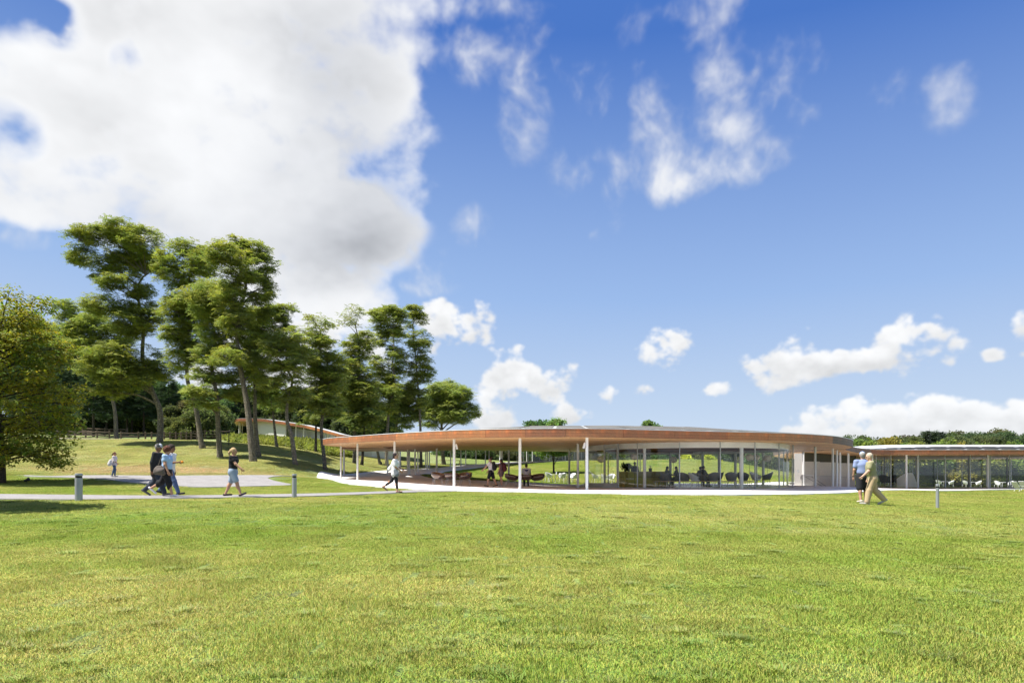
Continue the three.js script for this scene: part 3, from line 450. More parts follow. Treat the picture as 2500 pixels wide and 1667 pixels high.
// the covered walk that climbs away behind the front hall
const bank = (k) => (x, z) => groundAt(x, z) + k;
const arm = thing('covered_walk', 'winding covered walk climbing behind the front pavilion to a far glass hall', 'covered walk', V(0, 0, 0));
const ARMLINE = [[-12.4, 62], [-12.5, 70], [-11.2, 78], [-9.7, 86], [-7.6, 94], [-3.8, 104], [1, 113], [8, 118.5], [15, 120.5]];
{
  const c = new THREE.CatmullRomCurve3(ARMLINE.map(([x, d]) => V(x, 0, -d)), false, 'centripetal'), N = 60;
  const mid = c.getSpacedPoints(N), tan = mid.map((_, i) => c.getTangentAt(i / N));
  const L = [], R = [], ys = []; mid.forEach((p, i) => { const w = lerp(3.1, 5.0, sstep(0.3, 0.9, i / N)); L.push([p.x - tan[i].z * w, p.z + tan[i].x * w]); R.push([p.x + tan[i].z * w, p.z - tan[i].x * w]); ys.push(groundAt(p.x, p.z)); });
  const along = (x, z) => { let b = 0, bd = 1e9; for (let i = 0; i <= N; i++) { const d = (x - mid[i].x) ** 2 + (z - mid[i].z) ** 2; if (d < bd) { bd = d; b = i; } } let s = 0, w = 0; for (let i = 0; i <= N; i++) { const g = Math.exp(-(((i - b) / 4) ** 2)); s += g * ys[i]; w += g; } return s / w + 2.6; };
  const loop = [...L.filter((_, i) => i % 4 === 0), ...R.slice().reverse().filter((_, i) => i % 4 === 0)];
  makeRoof(arm, loop, mid.filter((_, i) => i % 3 === 0 && i > 2 && i < N - 2).map((p) => [p.x, p.z]), along, { seed: 31, board: 4, pitch: 0.05 });
  for (const [sx, d] of [[946, 72], [974, 82], [977, 88], [1020, 80], [1043, 84.5], [1039, 92], [1048, 95], [1100, 92], [1125, 97], [1137, 103], [1162, 105], [1185, 105.5], [1194, 110], [1223, 116], [1278, 117], [1286, 121], [1300, 122], [1342, 119], [1380, 120.5], [1402, 119], [1420, 121]]) column(arm, X(sx, d), -d, along, sx === 1223 ? 0.28 : 0.08);
  // glass hall
  let prev = null;
  for (const [sx, d] of [[1262, 118.5], [1290, 117.6], [1318, 117.4], [1346, 117.6], [1374, 118], [1402, 118.6], [1430, 119.4], [1462, 120]]) { const p = [X(sx, d), -d]; if (prev) { const y0 = groundAt(...prev) + 0.05, y1 = groundAt(...p) + 0.05; part('pane', geoFrom([prev[0], y0, prev[1], p[0], y1, p[1], p[0], y1 + 2.65, p[1], prev[0], y0 + 2.65, prev[1]], [0, 1, 2, 0, 2, 3]), M.glassFar, arm); } part('mullion', box(0.07, 2.66, 0.07, p[0], groundAt(...p) + 1.36, p[1]), M.steel, arm); prev = p; }
  const w0 = at(1405, 125), w1 = at(1500, 124); part('wall', box(w0.distanceTo(w1), 2.7, 0.2).rotateY(-Math.atan2(w1.z - w0.z, w1.x - w0.x)).translate((w0.x + w1.x) / 2, (w0.y + w1.y) / 2 + 1.3, (w0.z + w1.z) / 2), mat(0.35, 0.35, 0.35), arm);
}

// the lower hall on the right
const low = thing('lower_pavilion', 'lower glass walled pavilion at the right with white roof and dark roof panels', 'pavilion', V(0, 0, 0));
const lowSoffit = (x, z) => 3.3 + 0.22 * sstep(30, 24, x);
{
  const ROOF = [[24.4, 50.2], [25.4, 51.6], [27.4, 54], [30.2, 55.4], [34, 55.6], [40, 55.5], [47, 55.8], [54, 57.5], [58, 62], [56, 69], [49, 73.5], [40, 74.5], [32, 73], [26.5, 68.5], [24.3, 62], [23.8, 55.5]].map(([x, d]) => [x, -d]);
  makeRoof(low, ROOF, [[28.5, -63], [35, -64.5], [44, -65], [50, -64.5]], lowSoffit, { seed: 44, fascia: 0.36, pitch: 0.085, round: 1, greyFrom: 20, greyTo: 29, band: [0.02, 0.30], panel: M.roofDark, skin: M.trim, panels: (x, z) => (-z < 62 && x > 25 ? 1.3 : 0) });
  for (const [sx, d] of [[2214, 57.6], [2414, 58.6], [2130, 57.5], [2238, 63], [2072, 55.6], [2310, 68], [2366, 68], [2460, 68], [2160, 66]]) column(low, X(sx, d), -d, lowSoffit, d > 60 ? 0.07 : 0.085, d > 60 ? M.darkCol : M.column);
  const glassLine = (list, y) => { let prev = null; for (const [sx, d] of list) { const p = [X(sx, d), -d]; if (prev) { const y0 = groundAt(...prev) + 0.06, y1 = groundAt(...p) + 0.06; part('pane', geoFrom([prev[0], y0, prev[1], p[0], y1, p[1], p[0], lowSoffit(p[0]), p[1], prev[0], lowSoffit(prev[0]), prev[1]], [0, 1, 2, 0, 2, 3]), M.glass, low); } const y0 = groundAt(...p), y1 = lowSoffit(p[0]); part('mullion', box(sx === 2242 ? 0.16 : 0.06, y1 - y0, 0.08, p[0], (y0 + y1) / 2, p[1]), M.steel, low); prev = p; } };
  glassLine([[2108, 60], [2140, 59.6], [2176, 59.3], [2242, 58.9], [2309, 58.8], [2370, 58.8], [2419, 59], [2466, 59.2], [2540, 59.6], [2620, 60.5]]);
  glassLine([[2120, 70], [2170, 71], [2230, 71.5], [2290, 72], [2350, 72], [2410, 72], [2470, 72], [2540, 72]]);
  M.wallSoft = new THREE.MeshStandardMaterial({ color: lin(0.62, 0.60, 0.575), map: concreteTex, roughness: 0.85 });
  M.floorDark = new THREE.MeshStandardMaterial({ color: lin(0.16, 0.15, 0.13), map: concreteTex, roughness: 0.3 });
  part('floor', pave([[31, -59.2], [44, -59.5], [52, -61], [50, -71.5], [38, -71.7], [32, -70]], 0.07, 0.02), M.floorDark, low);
  // white walls between the two halls, with the stair behind its railing
  const wall = (pts, h, name, m) => { for (let i = 0; i < pts.length - 1; i++) { const a = pts[i], b = pts[i + 1]; const l = a.distanceTo(b); part(name, box(l, h, 0.2).rotateY(-Math.atan2(b.z - a.z, b.x - a.x)).translate((a.x + b.x) / 2, Math.min(a.y, b.y) + h / 2, (a.z + b.z) / 2), m, low); } };
  wall([at(1940, 56.4), at(1959, 56.2)], 2.72, 'wall', M.wallSoft);
  wall([at(1959.5, 57), at(2000, 57.6), at(2040, 58.4), at(2086, 59.4)], 2.12, 'wall', M.wallSoft);
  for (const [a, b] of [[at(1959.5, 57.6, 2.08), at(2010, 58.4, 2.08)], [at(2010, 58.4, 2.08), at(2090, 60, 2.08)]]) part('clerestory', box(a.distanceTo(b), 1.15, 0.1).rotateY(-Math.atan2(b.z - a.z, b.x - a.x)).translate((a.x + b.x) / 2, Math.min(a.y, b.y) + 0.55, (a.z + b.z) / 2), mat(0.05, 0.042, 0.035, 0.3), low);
  { const p = at(1949, 56.05); part('intercom', box(0.14, 0.22, 0.03, p.x, p.y + 1.25, p.z), M.trim, low); }
  const rail = new THREE.Group(); rail.name = 'stair_railing'; low.add(rail); const bar = new THREE.CylinderGeometry(0.011, 0.011, 0.86, 5); const bm = mat(0.30, 0.30, 0.31, 0.5);
  for (let k = 0; k <= 58; k++) { const p = at(lerp(1957, 2085, k / 58), lerp(55.2, 57.4, k / 58)); const b = part('baluster', bar, bm, rail); b.position.set(p.x, p.y + 0.45, p.z); }
  const ra = at(1957, 55.2, 0.9), rb = at(2085, 57.4, 0.9); part('top_rail', rod(ra, rb, 0.02), bm, rail);
  M.handrail = mat(0.06, 0.055, 0.05, 0.5);
  part('handrail', rod(at(1966, 55.5, 0.8), at(2008, 56, 0.05), 0.022), M.handrail, rail); part('handrail', rod(at(1982, 55.9, 0.82), at(2018, 56.3, 0.05), 0.022), M.handrail, rail);
  part('newel_post', rod(at(1960, 55, 0.05), at(1960, 55, 0.95), 0.02), M.handrail, rail);
}

// the hall at the top of the hill
const upper = thing('hilltop_pavilion', 'pale walled pavilion with copper coloured roof at the top of the meadow', 'pavilion', V(0, 0, 0));
{
  const KNOTS = [[-60, 12.4], [-55.5, 12.4], [-48.5, 12.05], [-43, 11.2], [-39, 10.5], [-34, 9.3], [-30.5, 8.35], [-24, 7.2]], S = (x) => { for (let i = 1; i < KNOTS.length; i++) if (x <= KNOTS[i][0] || i === KNOTS.length - 1) { const [a, p] = KNOTS[i - 1], [b, q] = KNOTS[i]; return lerp(p, q, clamp((x - a) / (b - a), 0, 1)); } };
  const ROOF = [[566, 142], [575, 137], [600, 134], [640, 132.5], [690, 130.5], [740, 127.5], [790, 124], [832, 121], [870, 121], [880, 126], [830, 132], [760, 139], [690, 146], [620, 150], [578, 149]].map(([sx, d]) => [X(sx, d), -d]);
  makeRoof(upper, ROOF, [[X(590, 142.5), -142.5], [X(640, 141), -141], [X(720, 136), -136], [X(800, 129), -129], [X(850, 124), -124]], S, { seed: 51, board: 4.5, fascia: 0.5, pitch: 0.07 });
  for (const [sx, d] of [[571, 140], [583, 138], [586, 141], [591, 143], [644, 134], [697, 131.6], [722, 130], [727, 133], [741, 128.6], [772, 126.5], [800, 124.5], [824, 122.5]]) column(upper, X(sx, d), -d, S, 0.1);
  const pts = [[612, 139], [640, 136.5], [668, 135], [697, 133.4]].map(([sx, d]) => [X(sx, d), -d]);
  const wl = new THREE.CatmullRomCurve3([[604, 143], [609, 137.5], [625, 134.6], [655, 132.9], [680, 131.9], [697, 131.2]].map(([sx, d]) => V(X(sx, d), 0, -d))).getPoints(24);
  { const pos = [], idx = []; wl.forEach((p, i) => { const y = groundAt(p.x, p.z) - 0.5; pos.push(p.x, y, p.z, p.x, S(p.x) + 0.02, p.z, p.x + 0.1, S(p.x) + 0.02, p.z - 0.25, p.x + 0.1, y, p.z - 0.25); if (i) for (let j = 0; j < 4; j++) { const k = (j + 1) % 4, a = (i - 1) * 4, b = i * 4; idx.push(a + j, b + j, a + k, b + j, b + k, a + k); } }); part('wall', geoFrom(pos, idx), M.wallWhite, upper); }
  let prev = null; for (const [sx, d] of [[700, 133], [722, 131.5], [745, 130], [770, 128], [795, 126], [822, 123.5]]) { const p = [X(sx, d), -d]; if (prev) { const y0 = groundAt(...prev) - 0.3, y1 = groundAt(...p) - 0.3; part('pane', geoFrom([prev[0], y0, prev[1], p[0], y1, p[1], p[0], S(p[0]), p[1], prev[0], S(prev[0]), prev[1]], [0, 1, 2, 0, 2, 3]), M.glass, upper); } part('mullion', box(0.08, S(p[0]) - groundAt(...p), 0.08, p[0], (S(p[0]) + groundAt(...p)) / 2, p[1]), M.steel, upper); prev = p; }
  const cu = new THREE.CatmullRomCurve3([[703, 134], [740, 131.5], [790, 127.5], [818, 125]].map(([sx, d]) => at(sx, d))).getPoints(12); { const pos = [], idx = []; cu.forEach((p, i) => { pos.push(p.x, p.y - 0.4, p.z, p.x, p.y + 1.7, p.z); if (i) { const a = (i - 1) * 2; idx.push(a, a + 2, a + 1, a + 2, a + 3, a + 1); } }); part('curtain', geoFrom(pos, idx), mat(0.6, 0.62, 0.65, 0.9, { side: THREE.DoubleSide }), upper); }
}
// the middle hall half hidden by the slope
const middle = thing('middle_pavilion', 'pale walled pavilion half hidden by the slope, seen under the front roof', 'pavilion', V(0, 0, 0));
{
  const S = (x, z) => lerp(6.55, 6.2, sstep(-26, -16, x));
  const ROOF = [[838, 104], [860, 101], [900, 102], [940, 104.5], [980, 107.5], [1010, 111], [1005, 117], [950, 117], [890, 114], [845, 110]].map(([sx, d]) => [X(sx, d), -d]);
  makeRoof(middle, ROOF, [[X(860, 107), -107], [X(920, 110), -110], [X(985, 113), -113]], S, { seed: 61, board: 4, pitch: 0.05 });
  const a = [[872, 102.2], [905, 103.1], [940, 105.3], [975, 108]].map(([sx, d]) => V(X(sx, d), groundAt(X(sx, d), -d) - 1, -d)); for (let i = 0; i < 3; i++) { const p = a[i], q = a[i + 1]; const y0 = Math.min(p.y, q.y) - 0.2, y1 = S(p.x) - 0.25; part('wall', box(p.distanceTo(q), y1 - y0, 0.25).rotateY(-Math.atan2(q.z - p.z, q.x - p.x)).translate((p.x + q.x) / 2, (y0 + y1) / 2, (p.z + q.z) / 2), M.wallWhite, middle); }
  for (const [sx, d] of [[861, 102.5], [845, 104], [902, 103.6], [960, 107.4]]) column(middle, X(sx, d), -d, S, 0.09);
}
// ---------------------------------------------------------------- trees
const barkTex = texture(256, (u, v) => { const r = Math.abs(tfbm(u * 1.0, v * 0.35, 14, 4, 71)); const k = 0.62 + 0.75 * r + 0.14 * tnoise(u * 64, v * 40, 64, 73); return [k, k * 0.97, k * 0.92]; }, 1.2, true);
const barkGrey = new THREE.MeshStandardMaterial({ color: lin(0.31, 0.28, 0.225), map: barkTex, bumpMap: barkTex, bumpScale: 0.05, roughness: 0.95 });
const barkDark = new THREE.MeshStandardMaterial({ color: lin(0.10, 0.085, 0.065), map: barkTex, bumpMap: barkTex, bumpScale: 0.04, roughness: 0.95 });
const leafMat = new THREE.MeshPhysicalMaterial({ color: lin(1, 1, 1), vertexColors: true, roughness: 0.95, specularIntensity: 0.3, side: THREE.DoubleSide, transmission: 0.5, thickness: 0 });
const needleMat = new THREE.MeshPhysicalMaterial({ color: lin(1, 1, 1), vertexColors: true, roughness: 0.95, specularIntensity: 0.4, side: THREE.DoubleSide, transmission: 0.2, thickness: 0 });
// limb: a tube whose radius narrows along its path
function limb(points, r0, r1, seg = 7, steps = null, pow = 1) {
  const c = new THREE.CatmullRomCurve3(points, false, 'centripetal'), n = steps ?? Math.max(3, points.length * 4), fr = c.computeFrenetFrames(n, false), pos = [], nrm = [], uv = [], idx = [], len = c.getLength();
  for (let i = 0; i <= n; i++) {
    const t = i / n, p = c.getPointAt(t), r = lerp(r0, r1, Math.pow(t, pow));
    for (let j = 0; j <= seg; j++) { const a = j / seg * 6.28318, b = fr.normals[i].clone().multiplyScalar(Math.cos(a)).addScaledVector(fr.binormals[i], Math.sin(a)); pos.push(p.x + b.x * r, p.y + b.y * r, p.z + b.z * r); nrm.push(b.x, b.y, b.z); uv.push(j / seg * Math.max(0.3, r0 * 6), t * len); }
  }
  const m = seg + 1; for (let i = 0; i < n; i++) for (let j = 0; j < seg; j++) { const a = i * m + j; idx.push(a, a + 1, a + m, a + 1, a + m + 1, a + m); }
  return geoFrom(pos, idx, uv, nrm);
}
// a twig of leaves; every leaf is a folded diamond of two faces
function twig(seed, kind) {
  const r = rng(seed), pos = [], nrm = [], col = [], idx = [];
  const leaf = (p, dir, len, wid, up, tint) => {
    const side = dir.clone().cross(up).normalize(), n = side.clone().cross(dir).normalize(), k = pos.length / 3, c = p.clone().addScaledVector(dir, len * 0.45), e = p.clone().addScaledVector(dir, len);
    const a = c.clone().addScaledVector(side, wid * 0.5).addScaledVector(n, -wid * 0.12), b = c.clone().addScaledVector(side, -wid * 0.5).addScaledVector(n, -wid * 0.12);
    for (const q of [p, a, e, b]) { pos.push(q.x, q.y, q.z); nrm.push(n.x, n.y, n.z); col.push(...tint); }
    idx.push(k, k + 1, k + 2, k, k + 2, k + 3);
  };
  const rv = (s) => V((r() - 0.5) * s, (r() - 0.5) * s, (r() - 0.5) * s);
  if (kind === 'locust') for (let f = 0; f < 3; f++) {
    const a = f * 2.1 + r(), dir = V(Math.cos(a), 0.12 - 0.3 * r(), Math.sin(a)).normalize(), n = 5;
    for (let i = 1; i <= n; i++) for (const s of [-1, 1]) { const t = i / n, p = dir.clone().multiplyScalar(0.42 * t).add(V(0, -0.10 * t * t, 0)), side = dir.clone().cross(V(0, 1, 0)).multiplyScalar(s); const g = 0.75 + 0.5 * r(); leaf(p, side.addScaledVector(dir, 0.35).add(rv(0.5)).normalize(), 0.15, 0.075, V(0, 1, 0).add(rv(0.9)).normalize(), [g * (0.9 + 0.3 * r()), g, g]); }
  } else if (kind === 'broad') for (let i = 0; i < 15; i++) {
    const a = r() * 6.28, q = 0.08 + 0.24 * r(), p = V(Math.cos(a) * q, (r() - 0.5) * 0.16, Math.sin(a) * q), g = 0.7 + 0.6 * r();
    leaf(p, V(Math.cos(a + r() - 0.5), -0.25 - 0.4 * r(), Math.sin(a + r() - 0.5)).normalize(), 0.14, 0.10, V(0, 1, 0).add(rv(1.0)).normalize(), [g * (0.85 + 0.4 * r()), g, g]);
  } else if (kind === 'bush') for (let i = 0; i < 16; i++) {
    const d = rv(2).normalize(), p = d.clone().multiplyScalar(0.1 + 0.3 * r()), g = 0.7 + 0.6 * r(); leaf(p, d.add(rv(0.8)).normalize(), 0.24, 0.17, V(0, 1, 0).add(rv(1.3)).normalize(), [g, g, g]);
  } else for (let i = 0; i < 22; i++) {      // needles
    const a = r() * 6.28, t = r(), p = V(0.5 * t, -0.06 * t * t, (r() - 0.5) * 0.1), g = 0.7 + 0.6 * r(); leaf(p, V(0.6, 0.35 * (r() - 0.3), Math.sin(a)).normalize(), 0.24, 0.035, V(0, 1, 0).add(rv(1)).normalize(), [g, g, g]);
  }
  return geoFrom(pos, idx, null, nrm, col);
}
const twigs = { locust: [1, 2, 3].map((s) => twig(s, 'locust')), broad: [4, 5, 6].map((s) => twig(s, 'broad')), bush: [7, 8, 9].map((s) => twig(s, 'bush')), needle: [10, 11].map((s) => twig(s, 'needle')) };
function foliage(tree, spots, kind, seed, tone, size, material = leafMat) {
  const r = rng(seed), im = new THREE.InstancedMesh(twigs[kind][seed % twigs[kind].length], material, spots.length), m = new THREE.Matrix4(), q = new THREE.Quaternion(), e = new THREE.Euler();
  spots.forEach((p, i) => {
    e.set((r() - 0.5) * 0.9, p.yaw ?? r() * 6.283, (r() - 0.5) * 0.9, 'YXZ'); const s = size * (0.75 + 0.6 * r());
    m.compose(p, q.setFromEuler(e), V(s, s * (0.9 + 0.3 * r()), s)); im.setMatrixAt(i, m);
    const g = 0.78 + 0.44 * r(), w = (r() - 0.5) * 0.22 + (p.tint ?? 0); im.setColorAt(i, lin(tone[0] * g * (1 + w), tone[1] * g * (1 + w * 0.35), tone[2] * g * (1 - w * 0.4)));
  });
  im.name = 'crown'; im.userData.kind = 'stuff'; shadows(im); tree.add(im); return im;
}
// leaves gather in flattened pads inside each mass of the crown, so that gaps of sky remain between them
function fillMass(out, c, rx, ry, rz, r, pads, per, flat = 0.62, small = false) {
  const centres = [];
  for (let i = 0; i < pads; i++) {
    let v; do v = V(r() * 2 - 1, r() * 2 - 1, r() * 2 - 1); while (v.lengthSq() > 1 || v.lengthSq() < 0.08);
    v.multiplyScalar(0.94 / Math.max(0.65, Math.pow(v.length(), 0.35))); const p = V(c.x + v.x * rx * 0.92, c.y + v.y * ry * 0.92, c.z + v.z * rz * 0.92); centres.push(p);
    const pr = Math.min(small ? 0.95 : 1.35, (small ? 0.30 : 0.40) * (rx + ry) * (0.55 + 0.7 * r())), tint = (r() - 0.5) * 0.3;
    for (let k = 0; k < per; k++) { let w; do w = V(r() * 2 - 1, r() * 2 - 1, r() * 2 - 1); while (w.lengthSq() > 1); if (r() < 0.25) w.multiplyScalar(1.25); const q = V(p.x + w.x * pr, p.y + w.y * pr * flat - 0.10 * pr * (w.x * w.x + w.z * w.z), p.z + w.z * pr); q.tint = tint; out.push(q); }
  }
  return centres;
}
// one tall tree from its trunk line and the masses of its crown, as seen
function tallTree(o) {
  const d = o.d, r = rng(o.seed), s = d / FOCAL;
  const trunkPts = o.trunk.map(([x, y], i) => { const p = W(x, y, d); p.z += i ? Math.sin(i * 2.3 + o.seed) * 0.35 * i / o.trunk.length : 0; return p; });
  const base = onGround(trunkPts[0].x, trunkPts[0].z); trunkPts[0] = base.clone().add(V(0, -0.15, 0));
  const tree = thing(o.name ?? 'locust_tree', o.label, 'tree', base, 0, o.group ?? 'tall trees on the hillside');
  const rel = (p) => p.clone().sub(base), T = trunkPts.map(rel);
  const curve = new THREE.CatmullRomCurve3(T, false, 'centripetal'), wood = [];
  const R = (o.r ?? 0.3) * 0.84; wood.push(limb(T, R, R * 0.22, 10, 26, 0.9));
  wood.push(limb([T[0].clone(), T[0].clone().add(V(0, 0.45, 0)), T[0].clone().lerp(T[1], 0.16)], R * 1.45, R * 0.98, 10, 5, 0.5));
  const leaves = [], limbs = [];
  for (const [mx, my, mrx, mry, sparse] of o.masses) {
    const rx = mrx * s * 1.20, ry = mry * s * 1.28, rz = Math.max(0.8, (rx * 0.7 + ry * 0.45)), c = W(mx, my, d); c.z += (r() - 0.5) * 2 * Math.min(2.6, (o.deep ?? 1.8)); const cr = rel(c);
    // limb from the trunk below the mass
    let bt = 0.2, bd = 1e9; for (let t = 0.22; t <= 1; t += 0.02) { const p = curve.getPointAt(t), dy = cr.y - p.y; if (dy < -0.4) continue; const q = Math.hypot(cr.x - p.x, cr.z - p.z) * 0.9 + Math.abs(dy - 0.55 * Math.hypot(cr.x - p.x, cr.z - p.z)); if (q < bd) { bd = q; bt = t; } }
    const a = curve.getPointAt(bt), mid = a.clone().lerp(cr, 0.5).add(V((r() - 0.5) * 0.5, 0.25 * Math.abs(cr.x - a.x) * (r() - 0.2), (r() - 0.5) * 0.5)), br = Math.max(0.035, R * lerp(0.5, 0.2, bt));
    if (a.distanceTo(cr) > 0.5) limbs.push(limb([a, mid, cr.clone().add(V(0, -ry * 0.3, 0))], br, br * 0.4, 6, 8));
    const k = sparse ? 0.36 : 1, vol = rx * ry * rz, pads = Math.round(clamp(11 * Math.pow(vol, 0.62), 7, 60) * (sparse ? 0.7 : 1) * (o.dense ?? 1));
    const cs = fillMass(leaves, cr, rx, ry, rz, r, pads, Math.round(12 * k), 0.42, true);
    for (const p of cs) if (r() < 0.7) { const m2 = cr.clone().lerp(p, 0.5).add(V(0, -0.25 * r(), 0)); limbs.push(limb([cr.clone().add(V(0, -ry * 0.3, 0)), m2, p], br * 0.36, 0.012, 5, 4)); }
  }
  for (let k = 0; k < (o.fill ?? 13); k++) { const t = (o.bare ?? 0.42) + (0.97 - (o.bare ?? 0.42)) * r(), p = curve.getPointAt(t), a = r() * 6.28; fillMass(leaves, p.clone().add(V(Math.cos(a) * 0.9, 0.3, Math.sin(a) * 0.9)), 1.1, 0.8, 1.1, r, 3, 9, 0.42, true); }
  part('trunk', merge(wood), o.bark ?? barkGrey, tree);
  part('branches', merge(limbs), o.bark ?? barkGrey, tree);
  foliage(tree, leaves, o.leaf ?? 'locust', o.seed, o.tone ?? [0.265, 0.325, 0.045], o.size ?? 1.0);
  return tree;
}
const v7 = (l) => l.map(([x, y, a, b, s]) => [x / 2.751, 530 + y / 2.751, (a ?? 0) / 2.751, (b ?? 0) / 2.751, s]);
const v8 = (l) => l.map(([x, y, a, b, s]) => [550 + x / 3.36, 700 + y / 3.36, (a ?? 0) / 3.36, (b ?? 0) / 3.36, s]);
tallTree({ seed: 1, d: 75, r: 0.42, deep: 2.4, label: 'tall tree with a crooked trunk and a broad flat topped crown, behind the walking trio', trunk: v7([[1070, 1512], [1070, 1300], [1010, 1150], [960, 950], [955, 750], [930, 600], [945, 430], [985, 370]]), masses: v7([[900, 720, 120, 76], [880, 1000, 120, 76], [820, 220, 160, 60], [600, 170, 90, 62], [730, 125, 120, 60], [860, 110, 105, 52], [1000, 180, 105, 72], [560, 270, 85, 48], [690, 325, 100, 48], [655, 405, 50, 30], [850, 270, 120, 60], [1010, 290, 75, 55], [830, 480, 75, 50], [950, 520, 60, 40], [730, 610, 115, 62], [870, 630, 95, 50], [1010, 680, 70, 85], [840, 940, 150, 75], [720, 1020, 100, 80], [900, 1080, 150, 80], [1010, 990, 110, 80], [820, 1180, 100, 40]]) });
tallTree({ seed: 2, d: 95, r: 0.36, label: 'leafy tree left of the tallest pair, its crown reaching over the dark fence', trunk: [[283, 1056], [278, 1000], [262, 930], [248, 850], [232, 790]], masses: v7([[450, 620, 62, 44], [555, 640, 100, 62], [500, 720, 120, 70], [640, 740, 140, 80], [560, 850, 130, 70], [780, 780, 110, 60], [700, 880, 110, 60]]), tone: [0.311, 0.392, 0.063] });
tallTree({ seed: 3, d: 72, r: 0.34, label: 'tall leafy tree just right of the crooked tree, with a leaning lower trunk', trunk: v7([[1356, 1562], [1310, 1280], [1260, 1100], [1255, 900], [1265, 700], [1275, 480], [1270, 330]]), masses: v7([[1220, 640, 110, 76], [1230, 900, 110, 76], [1250, 210, 85, 45], [1175, 330, 75, 64], [1285, 300, 105, 64], [1335, 210, 55, 36], [1200, 430, 90, 52], [1160, 560, 80, 62], [1300, 620, 110, 56], [1250, 700, 120, 62], [1185, 800, 75, 46], [1270, 820, 100, 56], [1370, 330, 62, 80], [1180, 960, 90, 60, 1]]) });
tallTree({ seed: 4, d: 66, r: 0.33, label: 'dark crowned tree with a wavy trunk between two taller trees', trunk: v7([[1475, 1612], [1462, 1400], [1455, 1200], [1415, 1000], [1440, 850], [1430, 650], [1425, 500]]), masses: v7([[1430, 560, 130, 86], [1430, 920, 95, 66], [1420, 480, 120, 62], [1385, 570, 120, 62], [1450, 650, 95, 70], [1440, 760, 110, 70], [1480, 880, 75, 52], [1350, 1080, 85, 50], [1480, 1060, 110, 44], [1390, 1190, 90, 44], [1540, 1180, 55, 52], [1420, 1260, 80, 30]]), tone: [0.266, 0.334, 0.055] });
tallTree({ seed: 5, d: 62, r: 0.38, deep: 2.2, label: 'tallest tree on the right of the big clump, trunk forking high', trunk: v7([[1697, 1640], [1675, 1400], [1655, 1250], [1610, 1000], [1590, 750], [1602, 620], [1640, 520], [1660, 350], [1630, 220]]), masses: v7([[1600, 560, 100, 76], [1620, 720, 95, 76], [1590, 960, 84, 66], [1560, 130, 52, 36], [1625, 170, 100, 56], [1525, 215, 62, 44], [1690, 250, 82, 52], [1590, 300, 110, 56], [1725, 340, 62, 52], [1640, 400, 100, 52], [1755, 420, 55, 36], [1700, 500, 56, 52], [1525, 330, 55, 36], [1785, 520, 50, 36], [1560, 480, 62, 40], [1700, 620, 72, 52], [1620, 850, 75, 70], [1560, 880, 55, 44], [1540, 700, 56, 50], [1640, 1030, 60, 50, 1]]) });
tallTree({ seed: 6, d: 68, r: 0.3, label: 'tall tree directly right of the forked tree, crown leaning right', trunk: v8([[270, 1387], [245, 1100], [240, 800], [262, 480], [270, 300], [360, 190]]), masses: v8([[250, 420, 110, 86], [250, 700, 105, 86], [455, 150, 62, 44], [340, 190, 105, 56], [240, 250, 90, 62], [290, 330, 120, 66], [425, 235, 72, 36], [480, 310, 36, 22], [220, 600, 100, 56], [290, 500, 80, 60], [180, 720, 90, 60], [270, 880, 60, 50]]) });
tallTree({ seed: 7, d: 80, r: 0.22, label: 'slim young tree before the pale hilltop wall', trunk: v8([[420, 1315], [395, 1100], [375, 960], [350, 830], [345, 770]]), masses: v8([[350, 780, 62, 52], [335, 870, 55, 36], [390, 850, 46, 40]]), tone: [0.299, 0.407, 0.066] });
tallTree({ seed: 8, d: 62, r: 0.28, label: 'umbrella shaped tree with a bent trunk crossing the hilltop roof', trunk: v8([[572, 1438], [545, 1250], [505, 1100], [510, 950], [542, 760], [520, 690], [500, 560]]), masses: v8([[500, 470, 140, 66], [400, 420, 90, 56], [580, 420, 85, 52], [480, 520, 120, 62], [600, 540, 82, 62], [620, 660, 72, 52], [450, 620, 82, 46], [400, 800, 90, 50], [500, 860, 80, 52], [610, 880, 100, 50], [450, 940, 75, 44], [380, 640, 60, 40]]), tone: [0.283, 0.348, 0.055] });
tallTree({ seed: 9, d: 70, r: 0.26, deep: 2, label: 'dense tree with a tuft on a bare stem, left of the front roof end', trunk: v8([[818, 1465], [800, 1330], [788, 1200], [792, 1000], [780, 700], [776, 430], [780, 340]]), masses: v8([[820, 820, 110, 80], [850, 1000, 90, 56], [720, 265, 46, 24, 1], [860, 310, 50, 26, 1], [780, 330, 90, 60, 1], [760, 470, 72, 44], [850, 490, 82, 44], [830, 600, 120, 62], [750, 600, 72, 62], [900, 650, 82, 72], [760, 740, 92, 62], [880, 780, 100, 70], [720, 700, 70, 44], [780, 900, 100, 60], [880, 950, 80, 60], [860, 1040, 60, 40]]) });
tallTree({ seed: 10, d: 80, r: 0.2, label: 'thin dark stemmed tree in front of the hilltop glass', trunk: v8([[740, 1340], [742, 1100], [745, 930], [738, 850]]), masses: v8([[735, 950, 46, 56], [742, 870, 36, 36]]), bark: barkDark, tone: [0.249, 0.320, 0.056] });
tallTree({ seed: 11, d: 84, r: 0.28, label: 'sparse topped tree behind the left end of the front roof', trunk: v8([[1056, 1464], [1060, 1200], [1060, 1050], [1090, 800], [1098, 550], [1085, 420], [1060, 300]]), masses: v8([[1020, 800, 85, 80], [1130, 860, 100, 76], [1080, 1010, 95, 56], [1050, 250, 66, 80, 1], [1110, 205, 46, 36, 1], [1005, 310, 46, 40, 1], [1105, 400, 92, 52], [1012, 500, 55, 40], [1180, 480, 36, 36], [1070, 600, 120, 62], [1000, 680, 56, 80], [1100, 750, 130, 80], [1050, 900, 120, 70], [1150, 950, 100, 80], [1000, 860, 60, 50]]) });
